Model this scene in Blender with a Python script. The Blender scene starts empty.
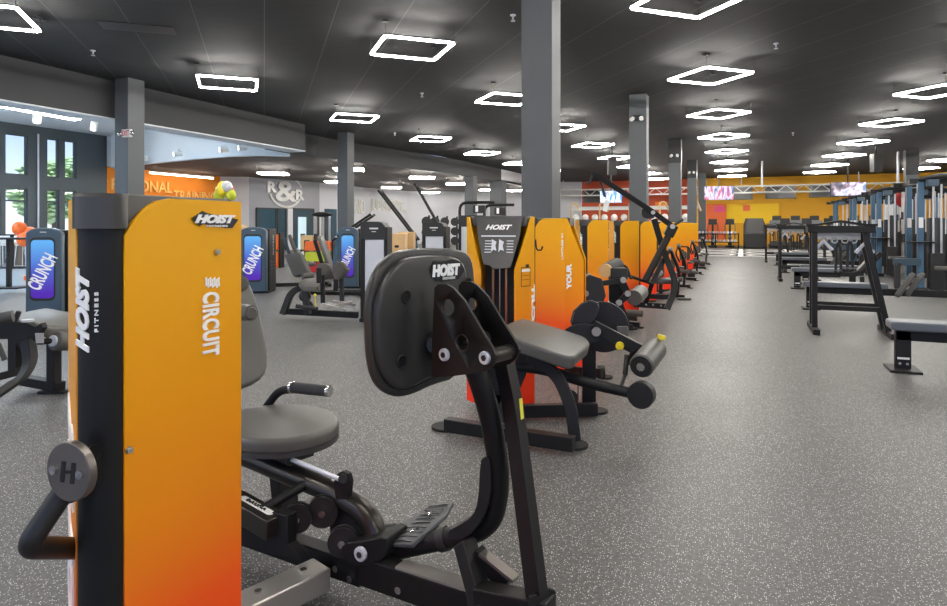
import bpy, bmesh, math, random
from mathutils import Vector, Matrix
random.seed(7)
R = math.radians
C = bpy.context.scene.collection
sc = bpy.context.scene
# ---------------------------------------------------------------- camera frame
FOC, CX, HY, CH = 631.0, 473.5, 225.0, 1.4
YAW = math.atan(269.5 / FOC)
SA, CA = math.sin(YAW), math.cos(YAW)
def G(l, d, z):                       # lateral, forward distance, height  ->  world
    return Vector((-SA * d + CA * l, CA * d + SA * l, z))
def P(px, py, d):                     # a place seen at (px, py) and d metres away
    return G((px - CX) / FOC * d, d, CH - (py - HY) / FOC * d)
def FL(px, py, z=0.0):                # a place at height z
    d = FOC * (CH - z) / (py - HY)
    return P(px, py, d)
def ONP(px, py, O, n):                # a place on the plane through O with normal n
    o = Vector((0, 0, CH)); r = (P(px, py, 1.0) - o)
    t = (O - o).dot(n) / r.dot(n)
    return o + r * t
# ---------------------------------------------------------------- materials
def lin(c):
    return tuple(((v / 255) / 12.92 if v / 255 <= 0.04045 else ((v / 255 + 0.055) / 1.055) ** 2.4) for v in c) + (1,)
def mat(name, rgb, rough=0.5, metal=0.0, var=0.0, vscale=20, emit=None, es=0, bump=0.0, bscale=200, spec=None, coat=0.0):
    m = bpy.data.materials.new(name); m.use_nodes = True
    nt = m.node_tree; b = nt.nodes['Principled BSDF']
    c = lin(rgb); b.inputs['Base Color'].default_value = c
    b.inputs['Roughness'].default_value = rough; b.inputs['Metallic'].default_value = metal
    if spec is not None: b.inputs['Specular IOR Level'].default_value = spec
    if coat: b.inputs['Coat Weight'].default_value = coat
    tc = nt.nodes.new('ShaderNodeTexCoord')
    if var:
        n = nt.nodes.new('ShaderNodeTexNoise'); n.inputs['Scale'].default_value = vscale
        nt.links.new(tc.outputs['Object'], n.inputs['Vector'])
        mx = nt.nodes.new('ShaderNodeMix'); mx.data_type = 'RGBA'
        mx.inputs['A'].default_value = tuple(v * (1 - var) for v in c[:3]) + (1,)
        mx.inputs['B'].default_value = tuple(min(1, v * (1 + var)) for v in c[:3]) + (1,)
        nt.links.new(n.outputs['Fac'], mx.inputs['Factor']); nt.links.new(mx.outputs['Result'], b.inputs['Base Color'])
    if bump:
        n = nt.nodes.new('ShaderNodeTexNoise'); n.inputs['Scale'].default_value = bscale
        nt.links.new(tc.outputs['Object'], n.inputs['Vector'])
        bp = nt.nodes.new('ShaderNodeBump'); bp.inputs['Strength'].default_value = bump; bp.inputs['Distance'].default_value = 0.01
        nt.links.new(n.outputs['Fac'], bp.inputs['Height']); nt.links.new(bp.outputs['Normal'], b.inputs['Normal'])
    if emit:
        b.inputs['Emission Color'].default_value = lin(emit); b.inputs['Emission Strength'].default_value = es
    return m
M = {}
M['black'] = mat('black_powdercoat', (23, 22, 22), 0.5, 0.0, 0.1, 60, bump=0.03, bscale=400, spec=0.36)
M['platepl'] = mat('glossy_black_moulding', (52, 51, 49), 0.33, bump=0.03, bscale=200)
M['black2'] = mat('black_plastic', (33, 32, 32), 0.46, bump=0.08, bscale=300)
M['charcoal'] = mat('charcoal_metal', (66, 64, 62), 0.36, 0.1, 0.08, 12)
M['bronze'] = mat('satin_dark_tube', (62, 58, 54), 0.28, 0.6)
M['steel'] = mat('dull_steel_coat', (186, 182, 176), 0.3, 0.7, 0.1, 8)
M['badge'] = mat('brushed_bronze_grey', (118, 112, 106), 0.38, 0.7, 0.05, 20)
M['stepg'] = mat('grey_step_rubber', (84, 86, 88), 0.5)
M['chrome'] = mat('polished_chrome', (215, 215, 215), 0.15, 1.0)
M['silver'] = mat('silver_shroud', (204, 206, 212), 0.35, 0.15, 0.05, 5)
M['pad'] = mat('grey_vinyl', (88, 86, 82), 0.42, bump=0.06, bscale=250)
M['padd'] = mat('dark_vinyl', (62, 61, 60), 0.45, bump=0.06, bscale=250)
M['padb'] = mat('blue_grey_vinyl', (92, 97, 105), 0.4, bump=0.05, bscale=250)
M['rubber'] = mat('rubber', (25, 25, 25), 0.75, bump=0.1, bscale=300)
M['white'] = mat('white_print', (250, 249, 246), 0.6)
M['wplas'] = mat('white_plastic', (225, 224, 220), 0.4)
M['yellow'] = mat('yellow_plastic', (232, 210, 40), 0.4)
M['hole'] = mat('painted_hole_dark', (6, 6, 6), 0.9)  # near-black colour standing for the shade inside holes
M['red'] = mat('red_plastic', (190, 40, 45), 0.45)
M['oplain'] = mat('orange_plastic', (240, 110, 40), 0.45)
M['blue'] = mat('steel_blue_powdercoat', (68, 102, 128), 0.35, 0.1)
M['bluedark'] = mat('slate_blue_cover', (62, 82, 98), 0.4)
M['teal'] = mat('dark_teal_frame', (72, 80, 84), 0.5, 0.0, 0.06, 2)
M['column'] = mat('grey_column_paint', (84, 87, 90), 0.62, 0, 0.05, 3, bump=0.02, bscale=60)
M['soffit'] = mat('dark_grey_soffit_paint', (54, 55, 58), 0.65, 0, 0.05, 2)
M['soffit2'] = mat('pale_grey_soffit_paint', (220, 226, 230), 0.65, 0, 0.03, 2)
M['wgrey'] = mat('light_grey_wall_paint', (206, 206, 210), 0.7, 0, 0.02, 2)
M['wgrey2'] = mat('mid_grey_wall_paint', (160, 160, 166), 0.7, 0, 0.02, 2)
M['worange'] = mat('orange_wall_paint', (240, 140, 24), 0.65, 0, 0.02, 2)
M['wyellow'] = mat('yellow_wall_paint', (236, 172, 28), 0.65, 0, 0.03, 1)
M['wyellow2'] = mat('bright_yellow_banner', (255, 208, 20), 0.6)
M['wred'] = mat('red_orange_wall_paint', (206, 84, 48), 0.65, 0, 0.03, 1)
M['wred2'] = mat('deep_red_wall_paint', (170, 56, 40), 0.65)
M['darkwin'] = mat('dark_window_glass', (70, 70, 68), 0.2)
M['tan'] = mat('tan_board', (214, 178, 128), 0.6, 0, 0.12, 14)
M['label_y'] = mat('yellow_label', (236, 228, 70), 0.5)
M['letters'] = mat('brushed_silver_letters', (214, 213, 210), 0.4, 0.2)
M['letterw'] = mat('cream_letters', (222, 220, 212), 0.55)
M['lettero'] = mat('pale_orange_letters', (250, 190, 100), 0.55)
M['foam'] = mat('grey_foam_grip', (60, 60, 60), 0.8, bump=0.3, bscale=500)
M['lime'] = mat('lime_plastic', (200, 210, 50), 0.5)
M['pink'] = mat('pink_print', (235, 80, 130), 0.5)
def emis(name, rgb, s):
    m = bpy.data.materials.new(name); m.use_nodes = True; nt = m.node_tree
    nt.nodes.clear(); e = nt.nodes.new('ShaderNodeEmission'); o = nt.nodes.new('ShaderNodeOutputMaterial')
    e.inputs['Color'].default_value = lin(rgb); e.inputs['Strength'].default_value = s
    nt.links.new(e.outputs[0], o.inputs[0]); return m
M['led'] = emis('lit_led_strip', (255, 251, 244), 70)
M['ledw'] = emis('warm_lit_strip', (255, 238, 215), 9)
M['lcool'] = emis('added_cool_fill', (205, 232, 255), 30)  # glow for the added lobby fill panels only
M['spot'] = emis('lit_spot_lens', (255, 246, 232), 14)
def ramp_z(name, stops, rough=0.32, z0=0.0, z1=1.5, coat=0.0):
    m = bpy.data.materials.new(name); m.use_nodes = True; nt = m.node_tree; b = nt.nodes['Principled BSDF']
    tc = nt.nodes.new('ShaderNodeTexCoord'); sp = nt.nodes.new('ShaderNodeSeparateXYZ'); mr = nt.nodes.new('ShaderNodeMapRange')
    mr.inputs['From Min'].default_value = z0; mr.inputs['From Max'].default_value = z1
    cr = nt.nodes.new('ShaderNodeValToRGB')
    nt.links.new(tc.outputs['Object'], sp.inputs[0]); nt.links.new(sp.outputs['Z'], mr.inputs['Value']); nt.links.new(mr.outputs[0], cr.inputs[0])
    e = cr.color_ramp.elements
    e[0].position = stops[0][0]; e[0].color = lin(stops[0][1]); e[1].position = stops[-1][0]; e[1].color = lin(stops[-1][1])
    for p_, c_ in stops[1:-1]:
        q = e.new(p_); q.color = lin(c_)
    nt.links.new(cr.outputs[0], b.inputs['Base Color']); b.inputs['Roughness'].default_value = rough
    b.inputs['Coat Weight'].default_value = coat; b.inputs['Specular IOR Level'].default_value = 0.35
    return m
M['shell'] = ramp_z('orange_gradient_shell', [(0.0, (250, 48, 14)), (0.16, (255, 62, 18)), (0.32, (253, 94, 26)), (0.42, (248, 130, 22)), (0.5, (246, 145, 16)), (0.68, (242, 160, 6)), (0.88, (242, 172, 2)), (1.0, (242, 174, 2))], 0.42, 0, 1.5)
def screen_mat(name, kind):
    m = bpy.data.materials.new(name); m.use_nodes = True; nt = m.node_tree; b = nt.nodes['Principled BSDF']
    tc = nt.nodes.new('ShaderNodeTexCoord'); mp = nt.nodes.new('ShaderNodeMapping'); cr = nt.nodes.new('ShaderNodeValToRGB')
    n = nt.nodes.new('ShaderNodeTexNoise'); n.inputs['Scale'].default_value = 2.2; n.inputs['Detail'].default_value = 2
    mp.inputs['Scale'].default_value = (3, 3, 0.8) if kind < 2 else (1, 1, 1)
    nt.links.new(tc.outputs['Object'], mp.inputs[0]); nt.links.new(mp.outputs[0], n.inputs['Vector']); nt.links.new(n.outputs['Fac'], cr.inputs[0])
    e = cr.color_ramp.elements
    cols = {0: [(0.3, (20, 60, 140)), (0.5, (225, 238, 255)), (0.62, (60, 130, 225))],
            1: [(0.35, (40, 50, 90)), (0.5, (200, 190, 225)), (0.6, (180, 60, 80)), (0.7, (60, 70, 140))],
            2: [(0.38, (45, 50, 70)), (0.47, (130, 110, 120)), (0.54, (215, 205, 245)), (0.7, (90, 120, 160))]}[kind]
    e[0].position = cols[0][0]; e[0].color = lin(cols[0][1]); e[1].position = cols[-1][0]; e[1].color = lin(cols[-1][1])
    for p_, c_ in cols[1:-1]:
        q = e.new(p_); q.color = lin(c_)
    b.inputs['Base Color'].default_value = (0.01, 0.01, 0.01, 1)
    nt.links.new(cr.outputs[0], b.inputs['Emission Color']); b.inputs['Emission Strength'].default_value = 1.0
    b.inputs['Roughness'].default_value = 0.2
    return m
for k in range(3): M['screen%d' % k] = screen_mat('lit_screen_%d' % k, k)
def disp_mat():
    m = bpy.data.materials.new('lit_blue_purple_display'); m.use_nodes = True; nt = m.node_tree; b = nt.nodes['Principled BSDF']
    tc = nt.nodes.new('ShaderNodeTexCoord'); sp = nt.nodes.new('ShaderNodeSeparateXYZ'); mr = nt.nodes.new('ShaderNodeMapRange')
    mr.inputs['From Min'].default_value = 0.35; mr.inputs['From Max'].default_value = 1.15
    cr = nt.nodes.new('ShaderNodeValToRGB'); e = cr.color_ramp.elements
    e[0].color = lin((70, 30, 150)); e[1].color = lin((80, 150, 205)); q = e.new(0.45); q.color = lin((62, 84, 175))
    nt.links.new(tc.outputs['Object'], sp.inputs[0]); nt.links.new(sp.outputs['Z'], mr.inputs['Value']); nt.links.new(mr.outputs[0], cr.inputs[0])
    nt.links.new(cr.outputs[0], b.inputs['Base Color']); nt.links.new(cr.outputs[0], b.inputs['Emission Color'])
    b.inputs['Emission Strength'].default_value = 0.35; b.inputs['Roughness'].default_value = 0.25
    return m
M['disp'] = disp_mat()
def glass_mat():
    m = bpy.data.materials.new('clear_window_glass'); m.use_nodes = True; nt = m.node_tree; nt.nodes.clear()
    t = nt.nodes.new('ShaderNodeBsdfTransparent'); t.inputs[0].default_value = (0.93, 0.97, 0.97, 1)
    g = nt.nodes.new('ShaderNodeBsdfGlossy'); g.inputs['Roughness'].default_value = 0.02
    f = nt.nodes.new('ShaderNodeFresnel'); f.inputs[0].default_value = 1.45
    mx = nt.nodes.new('ShaderNodeMixShader'); o = nt.nodes.new('ShaderNodeOutputMaterial')
    nt.links.new(f.outputs[0], mx.inputs[0]); nt.links.new(t.outputs[0], mx.inputs[1]); nt.links.new(g.outputs[0], mx.inputs[2]); nt.links.new(mx.outputs[0], o.inputs[0])
    return m
M['glass'] = glass_mat()
def floor_mat():
    m = bpy.data.materials.new('speckled_rubber_floor'); m.use_nodes = True; nt = m.node_tree; b = nt.nodes['Principled BSDF']; L = nt.links.new
    tc = nt.nodes.new('ShaderNodeTexCoord')
    big = nt.nodes.new('ShaderNodeTexNoise'); big.inputs['Scale'].default_value = 0.9; big.inputs['Detail'].default_value = 5
    mid = nt.nodes.new('ShaderNodeTexNoise'); mid.inputs['Scale'].default_value = 60; mid.inputs['Detail'].default_value = 3
    v = nt.nodes.new('ShaderNodeTexVoronoi'); v.inputs['Scale'].default_value = 120; v.inputs['Randomness'].default_value = 1
    n3 = nt.nodes.new('ShaderNodeTexNoise'); n3.inputs['Scale'].default_value = 40
    for n in (big, mid, v, n3): L(tc.outputs['Object'], n.inputs['Vector'])
    base = nt.nodes.new('ShaderNodeMix'); base.data_type = 'RGBA'
    base.inputs['A'].default_value = lin((86, 85, 84)); base.inputs['B'].default_value = lin((115, 113, 111))
    L(big.outputs['Fac'], base.inputs['Factor'])
    b2 = nt.nodes.new('ShaderNodeMix'); b2.data_type = 'RGBA'; b2.blend_type = 'MULTIPLY'; b2.inputs['Factor'].default_value = 0.8
    cr = nt.nodes.new('ShaderNodeValToRGB'); cr.color_ramp.elements[0].position = 0.35; cr.color_ramp.elements[0].color = (0.42, 0.42, 0.42, 1); cr.color_ramp.elements[1].position = 0.65
    L(mid.outputs['Fac'], cr.inputs[0]); L(base.outputs['Result'], b2.inputs['A']); L(cr.outputs[0], b2.inputs['B'])
    lt = nt.nodes.new('ShaderNodeMath'); lt.operation = 'LESS_THAN'; lt.inputs[1].default_value = 0.26; L(v.outputs['Distance'], lt.inputs[0])
    sp = nt.nodes.new('ShaderNodeSeparateColor'); L(v.outputs['Color'], sp.inputs[0])
    gt = nt.nodes.new('ShaderNodeMath'); gt.operation = 'GREATER_THAN'; gt.inputs[1].default_value = 0.5; L(sp.outputs[0], gt.inputs[0])
    mu = nt.nodes.new('ShaderNodeMath'); mu.operation = 'MULTIPLY'; L(lt.outputs[0], mu.inputs[0]); L(gt.outputs[0], mu.inputs[1])
    fl = nt.nodes.new('ShaderNodeMix'); fl.data_type = 'RGBA'; L(mu.outputs[0], fl.inputs['Factor']); L(b2.outputs['Result'], fl.inputs['A'])
    fl.inputs['B'].default_value = lin((235, 234, 230))
    L(fl.outputs['Result'], b.inputs['Base Color'])
    b.inputs['Roughness'].default_value = 0.5; b.inputs['Specular IOR Level'].default_value = 0.4
    rr_ = nt.nodes.new('ShaderNodeMapRange'); rr_.inputs['To Min'].default_value = 0.38; rr_.inputs['To Max'].default_value = 0.6
    L(big.outputs['Fac'], rr_.inputs['Value']); L(rr_.outputs[0], b.inputs['Roughness'])
    bp = nt.nodes.new('ShaderNodeBump'); bp.inputs['Strength'].default_value = 0.15; bp.inputs['Distance'].default_value = 0.004
    L(mid.outputs['Fac'], bp.inputs['Height']); L(bp.outputs['Normal'], b.inputs['Normal'])
    return m
M['floor'] = floor_mat()
def ceil_mat(name, rgb, line, ang, w1, w2, amt=1.0):
    m = bpy.data.materials.new(name); m.use_nodes = True; nt = m.node_tree; b = nt.nodes['Principled BSDF']; L = nt.links.new
    tc = nt.nodes.new('ShaderNodeTexCoord'); mp = nt.nodes.new('ShaderNodeMapping'); mp.inputs['Rotation'].default_value = (0, 0, ang)
    sp = nt.nodes.new('ShaderNodeSeparateXYZ'); L(tc.outputs['Object'], mp.inputs[0]); L(mp.outputs[0], sp.inputs[0])
    outs = []
    for ax, w, wd in (('X', w1, 0.012), ('Y', w2, 0.03)):
        d = nt.nodes.new('ShaderNodeMath'); d.operation = 'DIVIDE'; d.inputs[1].default_value = w; L(sp.outputs[ax], d.inputs[0])
        f = nt.nodes.new('ShaderNodeMath'); f.operation = 'FRACT'; L(d.outputs[0], f.inputs[0])
        l = nt.nodes.new('ShaderNodeMath'); l.operation = 'LESS_THAN'; l.inputs[1].default_value = wd; L(f.outputs[0], l.inputs[0])
        outs.append(l)
    n = nt.nodes.new('ShaderNodeTexNoise'); n.inputs['Scale'].default_value = 3; mp2 = nt.nodes.new('ShaderNodeMapping'); mp2.inputs['Rotation'].default_value = (0, 0, ang); mp2.inputs['Scale'].default_value = (0.35, 7, 1)
    L(tc.outputs['Object'], mp2.inputs[0]); L(mp2.outputs[0], n.inputs['Vector'])
    c = lin(rgb)
    a = nt.nodes.new('ShaderNodeMix'); a.data_type = 'RGBA'; a.inputs['A'].default_value = tuple(v * 0.7 for v in c[:3]) + (1,); a.inputs['B'].default_value = tuple(v * 1.35 for v in c[:3]) + (1,)
    L(n.outputs['Fac'], a.inputs['Factor'])
    k = nt.nodes.new('ShaderNodeMix'); k.data_type = 'RGBA'; L(outs[1].outputs[0], k.inputs['Factor']); L(a.outputs['Result'], k.inputs['A']); k.inputs['B'].default_value = tuple(v * 0.6 for v in c[:3]) + (1,)
    q = nt.nodes.new('ShaderNodeMix'); q.data_type = 'RGBA'; L(outs[0].outputs[0], q.inputs['Factor']); L(k.outputs['Result'], q.inputs['A']); q.inputs['B'].default_value = lin(line)
    L(q.outputs['Result'], b.inputs['Base Color']); b.inputs['Roughness'].default_value = 0.8
    return m
M['ceil'] = ceil_mat('dark_tiled_ceiling', (49, 49, 50), (98, 98, 98), R(-41.5), 1.03, 0.31)
M['ceil2'] = ceil_mat('brown_grey_tiled_ceiling', (92, 86, 82), (150, 146, 142), R(-20), 1.2, 0.4)
# ---------------------------------------------------------------- mesh builder
Z = Vector((0, 0, 1))
def V(*a): return Vector(a if len(a) == 3 else a[0])
def frame(t, up=Z):
    t = t.normalized(); s = t.cross(up)
    if s.length < 1e-4: s = t.cross(Vector((0, 1, 0)))
    s.normalize(); return t, s, s.cross(t).normalized()
def rr(w, h, r, n=5):
    r = min(r, w / 2 - 1e-4, h / 2 - 1e-4); o = []
    for cx, cy, a0 in ((w / 2 - r, h / 2 - r, 0), (-w / 2 + r, h / 2 - r, 90), (-w / 2 + r, -h / 2 + r, 180), (w / 2 - r, -h / 2 + r, 270)):
        for i in range(n + 1):
            a = R(a0 + 90 * i / n); o.append((cx + r * math.cos(a), cy + r * math.sin(a)))
    return o
def circ(r, n=24, ry=None):
    ry = ry or r
    return [(r * math.cos(2 * math.pi * i / n), ry * math.sin(2 * math.pi * i / n)) for i in range(n)]
def fil(pts, r, n=5):
    pts = [Vector(p) for p in pts]; out = [pts[0]]
    for i in range(1, len(pts) - 1):
        a, b, c = pts[i - 1], pts[i], pts[i + 1]
        u = (a - b); v = (c - b); k = min(r, u.length * 0.45, v.length * 0.45)
        p0 = b + u.normalized() * k; p1 = b + v.normalized() * k
        for j in range(n + 1):
            t = j / n; out.append(p0 * (1 - t) ** 2 + b * 2 * t * (1 - t) + p1 * t * t)
    out.append(pts[-1]); return out
def smooth_poly(pts, it=2):
    for _ in range(it):
        o = []
        for i in range(len(pts)):
            a, b = Vector(pts[i]), Vector(pts[(i + 1) % len(pts)])
            o += [a * 0.75 + b * 0.25, a * 0.25 + b * 0.75]
        pts = o
    return pts
def rpoly(pts, r, n=5):
    pts = [Vector(p) for p in pts]; out = []
    for i in range(len(pts)):
        a, b, c = pts[i - 1], pts[i], pts[(i + 1) % len(pts)]; u, v = a - b, c - b
        k = min(r, u.length * 0.45, v.length * 0.45); p0, p1 = b + u.normalized() * k, b + v.normalized() * k
        for j in range(n + 1):
            t = j / n; out.append(p0 * (1 - t) ** 2 + b * 2 * t * (1 - t) + p1 * t * t)
    return out
class MB:
    def __init__(s): s.v = []; s.f = []
    def add(s, vs, fs):
        o = len(s.v); s.v += [Vector(v) for v in vs]; s.f += [tuple(i + o for i in f) for f in fs]; return s
    def box(s, c, size, rz=0.0, mx=None):
        c = Vector(c); x, y, z = [k / 2 for k in size]
        m = mx or Matrix.Rotation(rz, 3, 'Z')
        vs = [c + m @ Vector((a * x, b * y, e * z)) for a in (-1, 1) for b in (-1, 1) for e in (-1, 1)]
        return s.add(vs, [(0, 1, 3, 2), (4, 6, 7, 5), (0, 4, 5, 1), (2, 3, 7, 6), (0, 2, 6, 4), (1, 5, 7, 3)])
    def beam(s, a, b, w, h, up=Z):
        return s.rtube([a, b], w, h, up)
    def rtube(s, pts, w, h, up=Z, side=None):
        pts = [Vector(p) for p in pts]; n = len(pts); vs = []
        for i, p in enumerate(pts):
            t = (pts[min(i + 1, n - 1)] - pts[max(i - 1, 0)])
            if side is not None:
                sd = Vector(side).normalized(); u = sd.cross(t.normalized()).normalized()
            else: _, sd, u = frame(t, up)
            for a, b in ((-1, -1), (1, -1), (1, 1), (-1, 1)): vs.append(p + sd * a * w / 2 + u * b * h / 2)
        fs = [(3, 2, 1, 0), tuple(4 * (n - 1) + k for k in range(4))]
        for i in range(n - 1):
            for k in range(4): fs.append((4 * i + k, 4 * i + (k + 1) % 4, 4 * i + 4 + (k + 1) % 4, 4 * i + 4 + k))
        return s.add(vs, fs)
    def tube(s, pts, r, n=12, r2=None):
        pts = [Vector(p) for p in pts]; N = len(pts); vs = []
        t, sd, u = frame(pts[1] - pts[0])
        for i, p in enumerate(pts):
            t = (pts[min(i + 1, N - 1)] - pts[max(i - 1, 0)]).normalized()
            sd = (sd - t * sd.dot(t))
            if sd.length < 1e-5: sd = frame(t)[1]
            sd.normalize(); u = sd.cross(t)
            q = r if r2 is None else r + (r2 - r) * i / (N - 1)
            for k in range(n):
                a = 2 * math.pi * k / n; vs.append(p + sd * math.cos(a) * q + u * math.sin(a) * q)
        fs = [tuple(range(n)), tuple(reversed(range(n * (N - 1), n * N)))]
        for i in range(N - 1):
            for k in range(n): fs.append((n * i + (k + 1) % n, n * i + k, n * i + n + k, n * i + n + (k + 1) % n))
        return s.add(vs, fs)
    def cyl(s, a, b, r, n=20, r2=None): return s.tube([a, b], r, n, r2)
    def loft(s, rings):
        n = len(rings[0]); vs = [Vector(p) for r_ in rings for p in r_]
        fs = [tuple(reversed(range(n))), tuple(range(n * (len(rings) - 1), n * len(rings)))]
        for i in range(len(rings) - 1):
            for k in range(n): fs.append((n * i + k, n * i + (k + 1) % n, n * i + n + (k + 1) % n, n * i + n + k))
        return s.add(vs, fs)
    def plate(s, poly, o, u, v, th, bev=0.0, steps=3):
        """outline (2D) on the plane o,u,v, extruded by th along u x v; bev rounds both rims"""
        o, u, v = Vector(o), Vector(u), Vector(v); n = u.cross(v).normalized()
        cx = sum(p[0] for p in poly) / len(poly); cy = sum(p[1] for p in poly) / len(poly)
        def ring(ins, h):
            out = []
            for x, y in poly:
                dx, dy = x - cx, y - cy; L_ = math.hypot(dx, dy) or 1; k = max(0, (L_ - ins) / L_)
                out.append(o + u * (cx + dx * k) + v * (cy + dy * k) + n * h)
            return out
        if bev <= 0: return s.loft([ring(0, 0), ring(0, th)])
        rs = []
        for i in range(steps + 1):
            a = math.pi / 2 * i / steps; rs.append(ring(bev * (1 - math.sin(a)), bev * (1 - math.cos(a))))
        for i in range(steps + 1):
            a = math.pi / 2 * i / steps; rs.append(ring(bev * (1 - math.cos(a)), th - bev * (1 - math.sin(a))))
        return s.loft(rs)
    def plate3(s, pts, n, th, bev=0.0):
        """outline given as 3D points, thickness th along n"""
        pts = [Vector(p) for p in pts]; n = Vector(n).normalized(); c = sum(pts, Vector()) / len(pts)
        def ring(ins, h): return [p + (c - p).normalized() * ins + n * h for p in pts]
        if bev <= 0: return s.loft([ring(0, 0), ring(0, th)])
        rs = []
        for i in range(4):
            a = math.pi / 2 * i / 3; rs.append(ring(bev * (1 - math.sin(a)), bev * (1 - math.cos(a))))
        for i in range(4):
            a = math.pi / 2 * i / 3; rs.append(ring(bev * (1 - math.cos(a)), th - bev * (1 - math.sin(a))))
        return s.loft(rs)
    def ball(s, c, r, n=14, m=8, sx=1, sy=1, sz=1):
        rings = []
        for j in range(m + 1):
            a = math.pi * (j + 0.02) / (m + 0.04) - math.pi / 2
            rings.append([Vector(c) + Vector((math.cos(a) * math.cos(2 * math.pi * k / n) * r * sx, math.cos(a) * math.sin(2 * math.pi * k / n) * r * sy, math.sin(a) * r * sz)) for k in range(n)])
        return s.loft(rings)
    def torus(s, c, nrm, r1, r2, n=24, m=8):
        c = Vector(c); t, a, b = frame(Vector(nrm)); vs = []
        for i in range(n):
            an = 2 * math.pi * i / n; e = a * math.cos(an) + b * math.sin(an)
            for j in range(m):
                q = 2 * math.pi * j / m; vs.append(c + e * (r1 + r2 * math.cos(q)) + t * r2 * math.sin(q))
        fs = [(i * m + j, ((i + 1) % n) * m + j, ((i + 1) % n) * m + (j + 1) % m, i * m + (j + 1) % m) for i in range(n) for j in range(m)]
        return s.add(vs, fs)
    def ring_plate(s, c, nrm, ro, ri, th, n=28):
        c = Vector(c); t, a, b = frame(Vector(nrm)); vs = []
        for h in (0, th):
            for r_ in (ro, ri):
                for i in range(n):
                    an = 2 * math.pi * i / n; vs.append(c + (a * math.cos(an) + b * math.sin(an)) * r_ + t * h)
        fs = []
        for i in range(n):
            j = (i + 1) % n
            fs += [(i, j, n + j, n + i), (2 * n + j, 2 * n + i, 3 * n + i, 3 * n + j), (j, i, 2 * n + i, 2 * n + j), (n + i, n + j, 3 * n + j, 3 * n + i)]
        return s.add(vs, fs)
    flat = False
    def mesh(s, name, m):
        me = bpy.data.meshes.new(name); me.from_pydata([tuple(v) for v in s.v], [], s.f)
        bm = bmesh.new(); bm.from_mesh(me); (None if s.flat else bmesh.ops.recalc_face_normals(bm, faces=bm.faces))
        for e in bm.edges:
            e.smooth = not (len(e.link_faces) == 2 and e.calc_face_angle(0) > 0.62)
        for f in bm.faces: f.smooth = not s.flat
        bm.to_mesh(me); bm.free(); me.materials.append(m); return me
def link(o, parent=None):
    C.objects.link(o)
    if parent is not None: o.parent = parent
    return o
def tag(o, label=None, cat=None, group=None, kind=None):
    if label: o['label'] = label
    if cat: o['category'] = cat
    if group: o['group'] = group
    if kind: o['kind'] = kind
    return o
def obj(name, mb, m, parent=None, bev=0.0, world=False, seg=2):
    """links one mesh object; world=True: the shape is in world space and is moved into the root's frame"""
    m = M[m] if isinstance(m, str) else m
    if world and parent is not None:
        root = parent
        while root.parent: root = root.parent
        inv = (Matrix.Translation(root.location) @ Matrix.Rotation(root.rotation_euler.z, 4, 'Z')).inverted()
        mb.v = [inv @ v for v in mb.v]
    o = bpy.data.objects.new(name, mb.mesh(name, m)); link(o, parent)
    if bev:
        b = o.modifiers.new('bevel', 'BEVEL'); b.width = bev; b.segments = seg; b.limit_method = 'ANGLE'; b.angle_limit = R(40)
    return o
def thing(name, label, cat, loc=(0, 0, 0), rz=0.0, group=None):
    o = bpy.data.objects.new(name, None); o.empty_display_size = 0.1; C.objects.link(o)
    o.location = loc; o.rotation_euler = (0, 0, rz); return tag(o, label, cat, group)
def solo(name, mb, m, label, cat, group=None, bev=0.0):
    o = obj(name, mb, m, None, bev); return tag(o, label, cat, group)
def struct(name, mb, m, bev=0.0, parent=None):
    o = obj(name, mb, m, parent, bev)
    if parent is None: o['kind'] = 'structure'
    return o
def copy_tree(o, parent=None):
    c = o.copy(); C.objects.link(c); c.parent = parent
    for ch in o.children: copy_tree(ch, c)
    return c
def place(o, loc, rz, label=None):
    o.location = loc; o.rotation_euler = (0, 0, rz)
    if label: o['label'] = label
    return o
def txt(name, s, o, u, v, w, h, m, parent=None, shear=0.0, bold=0.0, ex=0.002, world=False, spacing=1.0):
    """lettering of width w and height h centred on o, running along u with v up"""
    cu = bpy.data.curves.new(name, 'FONT'); cu.body = s; cu.size = 1; cu.shear = shear; cu.offset = bold; cu.extrude = 0.01; cu.space_character = spacing
    cu.resolution_u = 3
    tmp = bpy.data.objects.new('tmp_text', cu); C.objects.link(tmp)
    dg = bpy.context.evaluated_depsgraph_get(); me = bpy.data.meshes.new_from_object(tmp.evaluated_get(dg))
    bpy.data.objects.remove(tmp); bpy.data.curves.remove(cu)
    xs = [p.co.x for p in me.vertices]; ys = [p.co.y for p in me.vertices]
    x0, x1, y0, y1 = min(xs), max(xs), min(ys), max(ys)
    o, u, v = Vector(o), Vector(u).normalized(), Vector(v).normalized(); n = u.cross(v)
    pts = [o + u * ((p.co.x - (x0 + x1) / 2) / (x1 - x0) * w) + v * ((p.co.y - (y0 + y1) / 2) / (y1 - y0) * h) + n * (p.co.z / 0.01 * ex) for p in me.vertices]
    mb = MB(); mb.flat = True; mb.v = pts; mb.f = [tuple(p.vertices) for p in me.polygons]
    bpy.data.meshes.remove(me)
    return obj(name, mb, m, parent, world=world)
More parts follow.
